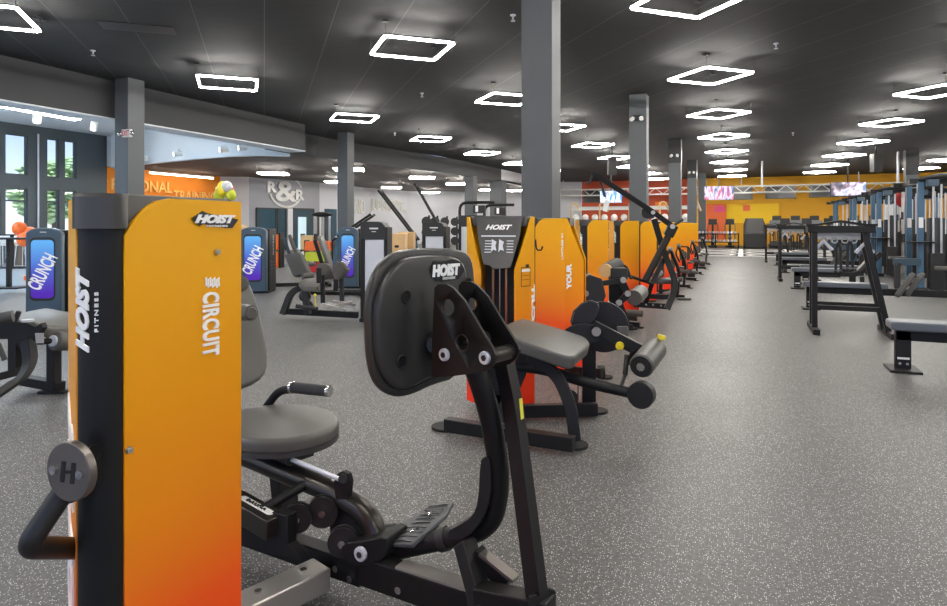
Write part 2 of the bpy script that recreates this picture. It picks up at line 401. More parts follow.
# ================================================================ THE SETTING
ZC, ZL, ZLOB = 4.65, 3.92, 5.2
def slab(pts, z0, z1):
    return MB().plate3([V(x, y, z0) for x, y in pts], Z, z1 - z0)
def prism_wall(a, b, z0, z1, th=0.2, out=1):
    a, b = Vector((a[0], a[1], 0)), Vector((b[0], b[1], 0)); t = (b - a).normalized(); n = Vector((t.y, -t.x, 0)) * out
    mb = MB(); mb.plate3([a + Z * z0, b + Z * z0, b + Z * z1, a + Z * z1], n, th); return mb
struct('floor', slab([(-14, -6.2), (14.2, -6.2), (14.2, 47.2), (-27, 47.2), (-27, 18.4), (-14, 18.4)], -0.2, 0), M['floor'])
M['tile'] = mat('pale_lobby_tile', (168, 174, 178), 0.22, 0, 0.05, 1)
struct('floor_lobby', slab([(-25.2, -6.2), (-14, -6.2), (-14, 18.4), (-25.2, 18.4)], -0.2, 0.0), M['tile'])
M['turf'] = mat('dark_brown_turf', (62, 54, 50), 0.9, 0, 0.25, 30)
struct('floor_turf', slab([(-8, 30), (6.4, 30), (6.4, 40), (-8, 40)], 0.0, 0.012), M['turf'])
lm = MB()
for y in (30.1, 33.3, 36.6): lm.box((-0.8, y, 0.016), (14.2, 0.3, 0.006))
for x in (-7, -4.7, -2.4, -0.1, 2.2, 4.5): lm.box((x, 35, 0.0165), (0.22, 9.8, 0.006))
for x in (-5.85, -3.55, -1.25, 1.05, 3.35):
    for y in (31.7, 34.9, 38.2): lm.ring_plate((x, y, 0.0135), Z, 0.95, 0.72, 0.006, 20)
struct('floor_markings', lm, M['white'])
# main ceiling, lobby ceiling, low ceiling
struct('ceiling', slab([(-13.05, -6.2), (14.2, -6.2), (14.2, 47.2), (-12.95, 47.2), (-12.95, 34.3), (-13.2, 26.7), (-14.4, 21.5), (-14.5, 16.4), (-13.05, 16.4)], ZC, ZC + 0.15), M['ceil'])
struct('ceiling_lobby', slab([(-25.2, -6.2), (-13.05, -6.2), (-13.05, 17.2), (-13.9, 19.8), (-25.2, 19.8)], ZLOB, ZLOB + 0.15), M['soffit2'])
arc = [FL(px, py, ZL) for px, py in ((88, 169), (115, 165.5), (143, 162.8), (172, 159.8), (200, 157), (230, 154.6), (260, 153.6), (290, 154.3), (316, 156.3))]
arcxy = [(p.x, p.y) for p in arc]
arcxy[0] = (-25.1, arcxy[0][1])
b2 = [(-14.2, 16.5), (-14.27, 18.0), (-14.3, 19.5), (-14.15, 21.6), (-13.75, 24.0), (-13.25, 26.7), (-12.98, 30.0), (-12.9, 34.3)]
struct('ceiling_low', slab(arcxy + [(-14.3, 21.0), (-13.8, 24.2), (-13.3, 26.8), (-13.0, 30.0), (-12.95, 34.4), (-12.95, 47.0), (-25.2, 47.0)], ZL, ZL + 0.12), M['ceil2'])
def sweep_wall(pts, z0, z1, th):
    vs = []; n = len(pts)
    for i, (x, y) in enumerate(pts):
        a = Vector(pts[max(i - 1, 0)]); b = Vector(pts[min(i + 1, n - 1)]); t = (b - a).normalized(); q = Vector((-t.y, t.x)) * th
        vs += [V(x, y, z0), V(x, y, z1), V(x + q.x, y + q.y, z1), V(x + q.x, y + q.y, z0)]
    fs = [(0, 1, 2, 3), tuple(4 * (n - 1) + k for k in (3, 2, 1, 0))]
    for i in range(n - 1):
        for k in range(4): fs.append((4 * i + k, 4 * i + (k + 1) % 4, 4 * i + 4 + (k + 1) % 4, 4 * i + 4 + k))
    return MB().add(vs, fs)
struct('wall_soffit_fascia', sweep_wall(arcxy[:-1], ZL, ZLOB, -0.14), M['soffit2'])
struct('wall_soffit_joint', sweep_wall(arcxy[-2:], ZL, ZLOB, -0.14), M['soffit'])
struct('trim_1', sweep_wall(arcxy[:-1], ZL - 0.09, ZL + 0.0, -0.2), M['soffit2'])
struct('wall_soffit_lobby', MB().box((-13.35, 5.22, 4.5), (0.62, 22.84, 1.4)), M['soffit'])
struct('trim_2', MB().box((-13.35, 5.22, 3.79), (0.64, 22.86, 0.03)), M['soffit2'])
struct('wall_soffit_rear', sweep_wall(b2, 3.9, ZC, 0.35), M['soffit'])
# walls
struct('wall_back', prism_wall((-3.2, 47), (14.2, 47), 0, ZC, out=-1), M['wyellow'])
struct('wall_back_red', prism_wall((-11.2, 47), (-3.2, 47), 0, ZC, out=-1), M['wred'])
struct('wall_right', prism_wall((14, 47.2), (14, -6.2), 0, ZC, out=-1), M['wgrey'])
fw = MB(); fw.box((-5.5, -6.1, 0.2), (39.4, 0.2, 0.4)); fw.box((-5.5, -6.1, 4.8), (39.4, 0.2, 0.8))  # window openings added behind the camera to light upright surfaces with daylight
for k in range(12): fw.box((-24.6 + k * 3.46, -6.1, 2.4), (0.5 if k not in (0, 11) else 1.2, 0.2, 4.0))
struct('wall_front', fw, M['wgrey'])
struct('ground_front', slab([(-60, -60), (60, -60), (60, -6.4), (-25.3, -6.4), (-25.3, -20.1), (-60, -20.1)], -0.25, -0.05), mat('pale_pavement', (200, 200, 196), 0.8, 0, 0.05, 1))  # ground outside the added windows, pale to bounce daylight in
wp = [(-25.0, 25.0)] + [(FL(a, b, ZL).x, FL(a, b, ZL).y) for a, b in ((249, 177.0), (319.5, 182.6), (370, 188.0), (407, 191.0), (463, 191.6))] + [(-11.2, 46.95)]
cols = ['wgrey', 'wgrey2', 'wgrey', 'wgrey', 'wgrey', 'wgrey']
nm = ['wall_rear_left', 'wall_left_logo', 'wall_left_white', 'wall_left_slogan', 'wall_corner_left', 'wall_corner_back']
for i in range(6):
    struct(nm[i], prism_wall(wp[i], wp[i + 1], 0, ZC if i > 3 else ZL, out=-1), M[cols[i]])
struct('wall_left_orange', prism_wall((-25, 18.65), (-25, 25.1), 0, ZL, out=-1), M['worange'])
# window wall at X=-25 with openings
def holed_wall(y0, y1, z1, holes, x=-25.0, th=0.22):
    mb = MB(); ys = sorted(set([y0, y1] + [h[0] for h in holes] + [h[1] for h in holes])); zs = sorted(set([0, z1] + [h[2] for h in holes] + [h[3] for h in holes]))
    for i in range(len(ys) - 1):
        for j in range(len(zs) - 1):
            cy, cz = (ys[i] + ys[i + 1]) / 2, (zs[j] + zs[j + 1]) / 2
            if any(h[0] < cy < h[1] and h[2] < cz < h[3] for h in holes): continue
            mb.box((x - th / 2, cy, cz), (th, ys[i + 1] - ys[i], zs[j + 1] - zs[j]))
    return mb
holes = []
for (a, b) in ((10.1, 10.9), (11.5, 12.3), (12.9, 13.4), (13.55, 14.45), (14.6, 15.4), (16.12, 16.6), (16.82, 17.3)):
    holes += [(a, b, 3.27, 4.8), (a, b, 0.1, 2.79)]
holes.append((17.6, 18.42, 0.05, 2.66))
struct('wall_left', holed_wall(-6.2, 18.65, ZLOB, holes), M['teal'])
for i, h in enumerate(holes):
    y0, y1, z0, z1 = h; f = MB(); t = 0.05
    f.box((-25.1, y0 + t / 2, (z0 + z1) / 2), (0.1, t, z1 - z0)); f.box((-25.1, y1 - t / 2, (z0 + z1) / 2), (0.1, t, z1 - z0))
    f.box((-25.1, (y0 + y1) / 2, z0 + t / 2), (0.1, y1 - y0, t)); f.box((-25.1, (y0 + y1) / 2, z1 - t / 2), (0.1, y1 - y0, t))
    if z1 < 3: f.box((-25.1, (y0 + y1) / 2, 2.31), (0.1, y1 - y0, 0.06))
    w = struct(('window_%d' if i < len(holes) - 1 else 'door_%d') % (i + 1 if i < len(holes) - 1 else 1), f, M['teal'])
    g = obj('pane', MB().box((-25.12, (y0 + y1) / 2, (z0 + z1) / 2), (0.01, y1 - y0 - 0.02, z1 - z0 - 0.02)), 'glass', w)
struct('wall_left_upper', MB().box((-25.1, 20.2, 4.55), (0.2, 3.2, 1.3)), M['soffit2'])
struct('wall_soffit_end', MB().box((-13.05, 40.6, 4.28), (0.2, 12.8, 0.76)), M['wgrey'])
struct('trim_3', MB().cyl((-24.93, 15.75, 0.0), (-24.93, 15.75, 4.9), 0.03), M['silver'])
# interior windows and door in the logo wall
def wall_frame(i, j=None):
    a, b = Vector((wp[i][0], wp[i][1], 0)), Vector((wp[i + 1][0], wp[i + 1][1], 0)); t = (b - a).normalized()
    return a, t, Vector((t.y, -t.x, 0)), (b - a).length
def on_wall(i, px, py):
    a, t, n, L_ = wall_frame(i); return ONP(px, py, a, n)
def wall_rect(i, x0, x1, yt, z0=None, off=0.02, th=0.03):
    a, t, n, L_ = wall_frame(i); A = on_wall(i, x0, yt); B = on_wall(i, x1, yt); zt = (A.z + B.z) / 2
    A.z = B.z = 0; return A, B, zt, t, n
a_, t_, n_, L_ = wall_frame(1)
if n_.x < 0: nn = -n_
else: nn = n_
k = 0
M['iglass'] = mat('blue_grey_interior_glass', (58, 84, 98), 0.08, 0, 0.3, 0.8)
M['daylit'] = mat('painted_daylight_glass', (190, 215, 226), 0.15, emit=(190, 215, 226), es=0.25)  # daylight beyond the door put into the glass colour and a faint glow
for (x0, x1, yt, mm) in ((256, 275.5, 208.5, 'iglass'), (277, 285, 209, 'iglass'), (293, 313, 209, 'iglass')):
    A, B, zt, t, n = wall_rect(1, x0, x1, yt); k += 1
    mb = MB(); 
    for s0, s1 in ((A, B),): mb.plate3([A + Z * 0.1 + nn * 0.04, B + Z * 0.1 + nn * 0.04, B + Z * zt + nn * 0.04, A + Z * zt + nn * 0.04], nn, 0.02)
    g = struct('window_%d' % (20 + k), mb, M[mm])
    fr = MB(); fr.beam(A + nn * 0.05, A + Z * zt + nn * 0.05, 0.08, 0.08); fr.beam(B + nn * 0.05, B + Z * zt + nn * 0.05, 0.08, 0.08); fr.beam(A + Z * zt + nn * 0.05, B + Z * zt + nn * 0.05, 0.08, 0.08)
    obj('window_frame', fr, 'soffit', g)
A, B, zt, t, n = wall_rect(1, 297, 305, 217)
d = struct('door_2', MB().plate3([A + nn * 0.075, B + nn * 0.075, B + Z * zt + nn * 0.075, A + Z * zt + nn * 0.075], nn, 0.03), M['daylit'])
A, B, zt, t, n = wall_rect(1, 286, 291, 209)
struct('trim_4', MB().plate3([A + nn * 0.04, B + nn * 0.04, B + Z * zt + nn * 0.04, A + Z * zt + nn * 0.04], nn, 0.12), M['silver'])
A, B, zt, t, n = wall_rect(2, 324, 336, 209)
struct('window_25', MB().plate3([A + nn * 0.04, B + nn * 0.04, B + Z * zt + nn * 0.04, A + Z * zt + nn * 0.04], nn, 0.03), M['iglass'])
# R & R lettering on the logo wall
def up_wall(i, px, py): return on_wall(i, px, py) + nn * 0.06
O = up_wall(1, 285.5, 191.5); tt = t_ if t_.dot(G(1, 0, 0)) > 0 else -t_
sg = thing('wall_logo', 'silver R & R lettering in an open ring on the grey wall', 'sign', (O.x, O.y, 0))
u, v = tt, Z
ppm = (up_wall(1, 297, 193) - up_wall(1, 277, 193)).length / 20
txt('letter', '&', O, u, v, 22 * ppm, 1.15, 'letters', sg, bold=0.02, ex=0.05, world=True)
txt('letter', 'R', up_wall(1, 271, 187), u, v, 9 * ppm, 0.6, 'letters', sg, bold=0.04, ex=0.05, world=True)
txt('letter', 'R', up_wall(1, 299, 195), u, v, 9 * ppm, 0.6, 'letters', sg, bold=0.04, ex=0.05, world=True)
mb = MB(); rad = 0.86; pts = []
for a0, a1 in ((-168, -14), (16, 122)):
    seg = [O + u * math.cos(R(a0 + (a1 - a0) * i / 24)) * rad * (22 * ppm / 1.15 * 0.95) + v * math.sin(R(a0 + (a1 - a0) * i / 24)) * rad for i in range(25)]
    mb.rtube(seg, 0.05, 0.11, side=nn)
obj('ring', mb, 'letters', sg, world=True)
# slogans
a3, t3, n3, L3 = wall_frame(3); n3 = n3 if n3.dot(V(-a3.x, -a3.y, 0)) > 0 else -n3
def slog(i, s, x0, x1, y0, y1, m, lab, ex=0.03, bold=0.01):
    a, t, n, L_ = wall_frame(i); n = n if n.dot(V(-a.x, -a.y, 0)) > 0 else -n
    A = ONP(x0, (y0 + y1) / 2, a + n * 0.04, n); B = ONP(x1, (y0 + y1) / 2, a + n * 0.04, n); A2 = ONP(x0, y0, a + n * 0.04, n); A3 = ONP(x0, y1, a + n * 0.04, n)
    t = Vector((B.x - A.x, B.y - A.y, 0)); c = (A + B) / 2
    o = txt('wall_lettering', s, V(0, 0, 0), t, Z, t.length, (A2 - A3).length, m, bold=bold, ex=ex)
    o.location = c; return tag(o, lab, 'sign')
slog(2, 'NO', 355, 364.6, 199, 214, 'letterw', 'pale raised word NO at the left end of the wall slogan')
slog(3, 'JUDGMENTS...', 370.5, 406, 199.5, 214.5, 'letterw', 'pale raised word JUDGMENTS on the white left wall')
slog(4, 'NO LIMITS', 413, 447, 206, 216, 'wgrey', 'faint raised words at the right end of the wall slogan')
def orange_letters(s, x0, x1, yc, hh, lab):
    n = V(1, 0, 0); A = ONP(x0, yc, V(-24.94, 0, 0), n); B = ONP(x1, yc, V(-24.94, 0, 0), n)
    t = Vector((0, 1, 0)); o = txt('wall_lettering', s, V(0, 0, 0), t, Z, abs(B.y - A.y), hh, 'lettero', ex=0.04, bold=0.02)
    o.location = V(-24.94, (A.y + B.y) / 2, (A.z + B.z) / 2); return tag(o, lab, 'sign')
orange_letters('PERSONAL', 111, 172, 186, 0.52, 'pale outlined word PERSONAL on the orange wall')
orange_letters('TRAINING', 173, 216, 196.5, 0.5, 'pale outlined word TRAINING on the orange wall')
# ---------------------------------------------------------------- columns
CW = 0.42
def column(n, x, y, w=CW, z1=ZC, m='column'):
    return struct('column_%d' % n, MB().box((x, y, z1 / 2), (w, w, z1)), M[m], bev=0.008)
struct('trim_6', MB().box((-2.38, 25.2, 4.2), (0.46, 0.46, 0.9)), M['black2']); struct('trim_7', MB().box((-2.35, 33.5, 4.2), (0.46, 0.46, 0.9)), M['black2']); struct('trim_8', MB().box((6.7, 32.6, 4.1), (0.48, 0.48, 1.08)), M['black2'])
colz = [(-2.37, 7.75, 0.40), (-2.40, 16.2, 0.42), (-2.38, 25.2, 0.44), (-2.35, 33.5, 0.44), (-2.35, 42, 0.44), (-12.64, 9.98, 0.42), (-12.92, 18.75, 0.42), (6.7, 32.6, 0.46)]
for i, (x, y, w) in enumerate(colz): column(i + 1, x, y, w)
column(9, -13.05, 30.2, 0.5, 3.95); column(10, -13.05, 34.2, 0.75, 3.95)
def rotlamp(x, y, z, lab):
    t = thing('emergency_light', lab, 'light', (x, y, z)); obj('housing', MB().box((0, 0, 0), (0.26, 0.09, 0.12)), 'black2', t, 0.01)
    for s in (-1, 1): obj('lamp_head', MB().cyl((s * 0.1, -0.03, -0.02), (s * 0.12, -0.13, -0.06), 0.05, 14), 'wplas', t)
for (x, y), lab in (((-2.4, 15.9), 'twin-head emergency light high on the column behind the nearest central one'), ((-2.38, 24.9), 'twin-head emergency light high on the third central column'), ((-2.35, 33.2), 'twin-head emergency light high on the fourth central column')):
    rotlamp(x, y - 0.0, 4.05, lab)
# exit sign on the left front column
t = thing('exit_sign', 'white exit sign with red lettering on the left column facing the aisle', 'sign', (-12.42, 9.74, 3.41))
obj('box', MB().box((0, 0, 0), (0.26, 0.07, 0.17)), 'wplas', t, 0.01)
txt('lettering', 'EXIT', V(0, -0.037, 0), V(1, 0, 0), Z, 0.22, 0.12, 'red', t, bold=0.02)
for s in (-1, 1): obj('lamp_head', MB().ball((s * 0.19, -0.03, -0.01), 0.05), 'chrome', t)
# ---------------------------------------------------------------- ceiling lights
def make_frame(s=1.15):
    t = thing('frame_light', 'x', 'ceiling light'); h = s / 2; q = 0.05
    for i, (a, b) in enumerate((((-h, -h), (h, -h)), ((h, -h), (h, h)), ((h, h), (-h, h)), ((-h, h), (-h, -h)))):
        pass
    ho = MB(); le = MB(); cs = [(-h, -h), (h, -h), (h, h), (-h, h)]
    for i in range(4):
        a, b = V(*cs[i], 0), V(*cs[(i + 1) % 4], 0); d = (b - a).normalized() * 0.02
        ho.beam(a + Z * 0.025, b + Z * 0.025, 0.06, 0.02); le.beam(a + d, b - d, 0.029, 0.028)
    obj('housing', ho, 'black2', t); obj('light_strip', le, 'led', t)
    for x, y in cs: obj('suspension_cable', MB().cyl((x, y, 0.05), (x, y, 0.24), 0.004, 6), 'black2', t)
    for x, y in cs[::2]: obj('canopy', MB().cyl((x, y, 0.22), (x, y, 0.248), 0.05, 12), 'black2', t)
    return t
proto = make_frame(); first = [True]
def frame_light(x, y, lab, z=4.4, rz=R(43.5), group='square frame lights on the main ceiling'):
    o = proto if first[0] else copy_tree(proto)
    first[0] = False; o['group'] = group; place(o, (x, y, z), rz, lab); return o
rowdef = {'leftmost': (-10.05, 5.55), 'left': (-5.2, 4.75), 'centre-left': (-0.62, 4.15), 'right': (4.0, 3.0), 'rightmost': (8.7, 2.35)}
ordn = ['nearest', 'second', 'third', 'fourth', 'fifth', 'sixth', 'seventh', 'eighth', 'ninth', 'tenth']
words = {'leftmost': 'leftmost', 'left': 'second-from-left', 'centre-left': 'middle', 'right': 'second-from-right', 'rightmost': 'rightmost'}
for rn, (x, y0) in rowdef.items():
    for k in range(-2, 9):
        y = y0 + 4.72 * k
        if y > 45.5 or y < -5: continue
        if rn == 'leftmost' and k > 6: continue
        q = ('%s light overhead from the camera' % ordn[k]) if k >= 0 else ('light behind the camera, number %d' % -k)
        frame_light(x, y, 'glowing white square frame light, %s in the %s row' % (q.replace(' overhead from the camera', ' from the camera'), words[rn]))
for i, (px, py) in enumerate(((273.5, 173), (349, 168.5), (337, 181.2), (422, 177), (391.5, 187), (430.5, 192), (457.5, 183), (489, 189.3), (516, 190))):
    p = FL(px, py, 3.72)
    frame_light(p.x, min(p.y, 44.5), 'white square frame light under the low left ceiling, %s' % ['over the logo wall', 'left of the grey column top', 'behind the grey column', 'above the slogan wall, nearest', 'above the slogan word, left', 'above the slogan end', 'behind the curved soffit, left', 'behind the curved soffit, right', 'beside the rear soffit column'][i], z=3.68, rz=R(30), group='square frame lights on the low ceiling')
# lobby strip light
a, b, c = FL(-60, 96, 5.05), FL(75, 120, 5.05), FL(87, 117.3, 5.05)
t = thing('strip_light', 'long white strip light with a bent end on the lobby ceiling', 'ceiling light', (b.x, b.y, 5.05))
obj('light_strip', MB().rtube([a, b, c], 0.045, 0.04), 'led', t, world=True)
obj('housing', MB().rtube([a + Z * 0.06, b + Z * 0.06, c + Z * 0.06], 0.12, 0.06), 'silver', t, world=True)
a, b = ONP(150, 173.6, V(-24.2, 0, 0), V(1, 0, 0)), ONP(213, 179.4, V(-24.2, 0, 0), V(1, 0, 0))
b.z = a.z = 3.72
t = thing('strip_light', 'pale strip light in front of the orange training wall', 'ceiling light', (a.x, a.y, a.z))
obj('light_strip', MB().beam(a, b, 0.07, 0.07), 'ledw', t, world=True); obj('housing', MB().beam(a + Z * 0.07, b + Z * 0.07, 0.09, 0.07), 'silver', t, world=True)
for i, (x, y) in enumerate(((-17, 0.5), (-20.5, 0.5), (-17, 6.5), (-20.5, 6.5), (-17.5, 12.5))):  # unseen cool panels added to brighten the lobby side
    t = thing('added_fill_panel', 'added unseen fill panel on the lobby ceiling, %s' % ['nearest right', 'nearest left', 'middle right', 'middle left', 'farthest'][i], 'ceiling light', (x, y, 5.16))
    obj('housing', MB().box((0, 0, 0.02), (1.3, 1.3, 0.02)), 'silver', t); obj('diffuser', MB().box((0, 0, -0.03), (1.2, 1.2, 0.02)), 'lcool', t)
# track spots on the fascia
def spot(p, dirv, lab, r=0.09):
    t = thing('spot_light', lab, 'spotlight', p, 0, 'white track spotlights on the lobby fascia'); d = Vector(dirv).normalized()
    obj('mount', MB().cyl((0, 0, 0), (0, 0, 0.16), 0.03, 8), 'wplas', t)
    obj('lamp_body', MB().cyl(-d * 0.14, d * 0.14, r, 16), 'wplas', t); obj('lens', MB().cyl(d * 0.14, d * 0.15, r * 0.8, 16), 'spot', t)
for i, (px, py) in enumerate(((144, 158.5), (178, 153.8), (224, 149.5), (243, 147.8))):
    a = FL(px, py + 3, ZL - 0.0); p = P(px, py, (a - V(0, 0, CH)).dot(G(0, 1, 0)) - 0.35)
    spot(p, G(-1, -0.35, -0.12), 'white track spotlight on the pale fascia, %s from the left' % ['first', 'second', 'third', 'fourth'][i])
for i, (px, py) in enumerate(((37, 118.5), (94, 126))):
    p = FL(px, py, 4.95); spot(p, V(-0.4, 0.1, -1), ['lit ceiling spotlight below the lobby strip light', 'lit ceiling spotlight beside the left column'][i], 0.12)
# sprinklers and small ceiling items
def sprinkler(px, py, lab):
    p = FL(px, py, ZC - 0.05); t = thing('sprinkler_head', lab, 'sprinkler', (p.x, p.y, ZC - 0.05), 0, 'sprinkler heads')
    obj('pipe', MB().cyl((0, 0, -0.02), (0, 0, 0.05), 0.015, 8), 'silver', t); obj('deflector', MB().cyl((0, 0, -0.05), (0, 0, -0.04), 0.035, 12).cyl((0, 0, 0.035), (0, 0, 0.05), 0.045, 12), 'silver', t)
for px, py, lab in ((93, 53, 'sprinkler between the two nearest left frame lights'), (513, 18, 'sprinkler left of the tall grey column'), (776, 46, 'sprinkler right of the second middle frame light'), (422, 95, 'sprinkler left of the third left frame light'), (793, 134, 'sprinkler between the middle and right light rows'), (395, 134, 'sprinkler beside the curved soffit')):
    sprinkler(px, py, lab)
p = FL(38, 20, ZC - 0.02); solo('smoke_detector', MB().cyl(p, p + Z * 0.02, 0.1, 20), 'black2', 'dark round smoke detector beside the nearest left frame light', 'smoke detector')
p = FL(138, 28, ZC - 0.01); struct('trim_5', MB().box(p, (1.1, 0.45, 0.012), R(41)), M['black2'])
# outside: ground, trees, far building, sky
M['outside'] = mat('pale_concrete_ground', (205, 205, 200), 0.8, 0, 0.06, 2)
struct('ground_outside', slab([(-60, -20), (-25.3, -20), (-25.3, 60), (-60, 60)], -0.25, -0.05), M['outside'])
M['leaf'] = mat('light_green_leaves', (186, 205, 150), 0.7, 0, 0.45, 3)
M['bark'] = mat('bark', (110, 90, 70), 0.8)
rt = random.Random(3)
for i, (y, h, r_) in enumerate(((15, 5.6, 2.3), (19.2, 6.4, 2.6), (23.6, 5.4, 2.3), (28.2, 6.4, 2.6), (33, 5.4, 2.3))):
    x = -36 - 5.2 * (i % 2)
    t = thing('tree', 'light green leafy tree outside, %s from the left behind the windows' % ['first', 'second', 'third', 'fourth', 'fifth'][i], 'tree', (x, y, -0.05), 0, 'trees outside the windows')
    obj('trunk', MB().tube([V(0, 0, 0), V(0.1, 0, h * 0.3), V(0, 0.1, h * 0.5)], 0.16, 8), 'bark', t)
    mb = MB()
    for k in range(900):
        a, b, q = rt.random() * 6.28, rt.random() * 3.14, rt.random() ** 0.4
        c = V(math.cos(a) * math.sin(b) * r_ * q, math.sin(a) * math.sin(b) * r_ * q, h * 0.62 + math.cos(b) * r_ * 0.75 * q); s = 0.1 + rt.random() * 0.14
        mb.ball(c, s, 4, 2, 1 + rt.random(), 1 + rt.random(), 0.8)
    obj('foliage', mb, 'leaf', t)
w = bpy.data.worlds.new('sky'); sc.world = w; w.use_nodes = True; nt = w.node_tree; bg = nt.nodes['Background']
tc = nt.nodes.new('ShaderNodeTexCoord'); sp = nt.nodes.new('ShaderNodeSeparateXYZ'); cr = nt.nodes.new('ShaderNodeValToRGB')
nt.links.new(tc.outputs['Generated'], sp.inputs[0]); nt.links.new(sp.outputs['Z'], cr.inputs[0]); nt.links.new(cr.outputs[0], bg.inputs[0])
e = cr.color_ramp.elements; e[0].color = lin((225, 232, 240)); e[1].color = lin((90, 138, 225)); e[1].position = 0.22
bg.inputs['Strength'].default_value = 1.0
sun = bpy.data.lights.new('sun', 'SUN'); sun.energy = 3.0; sun.angle = R(2); so = bpy.data.objects.new('sun', sun); C.objects.link(so); so.rotation_euler = (R(40), 0, R(60))
cam = bpy.data.cameras.new('camera'); cam.sensor_width = 36; cam.lens = FOC / 947 * 36; cam.shift_y = -(303 - HY) / 947; cam.clip_end = 300
co = bpy.data.objects.new('camera', cam); C.objects.link(co); co.location = (0, 0, CH); co.rotation_euler = (R(90), 0, YAW); sc.camera = co
sc.view_settings.view_transform = 'Standard'; sc.view_settings.look = 'None'; sc.view_settings.exposure = 0.9; sc.view_settings.gamma = 1; sc.view_settings.use_curve_mapping = False
# ================================================================ CIRCUIT TOWERS (generic, local frame: +y is the stack side)
def shell_mesh(sx, wx=1.0):
    s1, s2 = 0.346, 0.21; dx = (0.05, 0.218 * wx, 0.11 * wx); dy = (-0.28, 0.023, 0.19)
    S = [0, 0.01, 0.025, 0.05, 0.08, 0.12, 0.2, 0.3, 0.338, s1, s1 + 0.008, 0.375, 0.40, 0.43, 0.46, 0.49, 0.52, 0.556]
    def xy(s):
        if s <= s1: k = s / s1; return dx[0] + (dx[1] - dx[0]) * k, dy[0] + (dy[1] - dy[0]) * k
        k = (s - s1) / s2; return dx[1] + (dx[2] - dx[1]) * k, dy[1] + (dy[2] - dy[1]) * k
    def top(s):
        if s < 0.12: q = 1 - s / 0.12; return 1.462 - 0.085 * q ** 2.2
        if s < 0.385: return 1.462
        k = (s - 0.385) / (0.556 - 0.385); return 1.462 - 0.02 * min(1, k * 8) - 0.37 * k
    mb = MB(); n = len(S); vs = []
    for s in S:
        x, y = xy(s); th = 0.012
        t = Vector(((dx[1] - dx[0]), (dy[1] - dy[0]))).normalized() if s <= s1 else Vector(((dx[2] - dx[1]), (dy[2] - dy[1]))).normalized()
        if abs(s - s1) < 1e-6: ix, iy = x - th * 1.15, y
        else: ix, iy = x - t.y * th, y + t.x * th
        for (a, b) in ((x, y), (ix, iy)):
            for z in (0.05, top(s)): vs.append(V(sx * a, b, z))
    fs = [(0, 1, 3, 2), (4 * n - 4, 4 * n - 2, 4 * n - 1, 4 * n - 3)]
    for i in range(n - 1):
        o = 4 * i; fs += [(o, o + 4, o + 5, o + 1), (o + 2, o + 3, o + 7, o + 6), (o + 1, o + 5, o + 7, o + 3), (o, o + 2, o + 6, o + 4)]
    mb.add(vs, fs)
    return mb
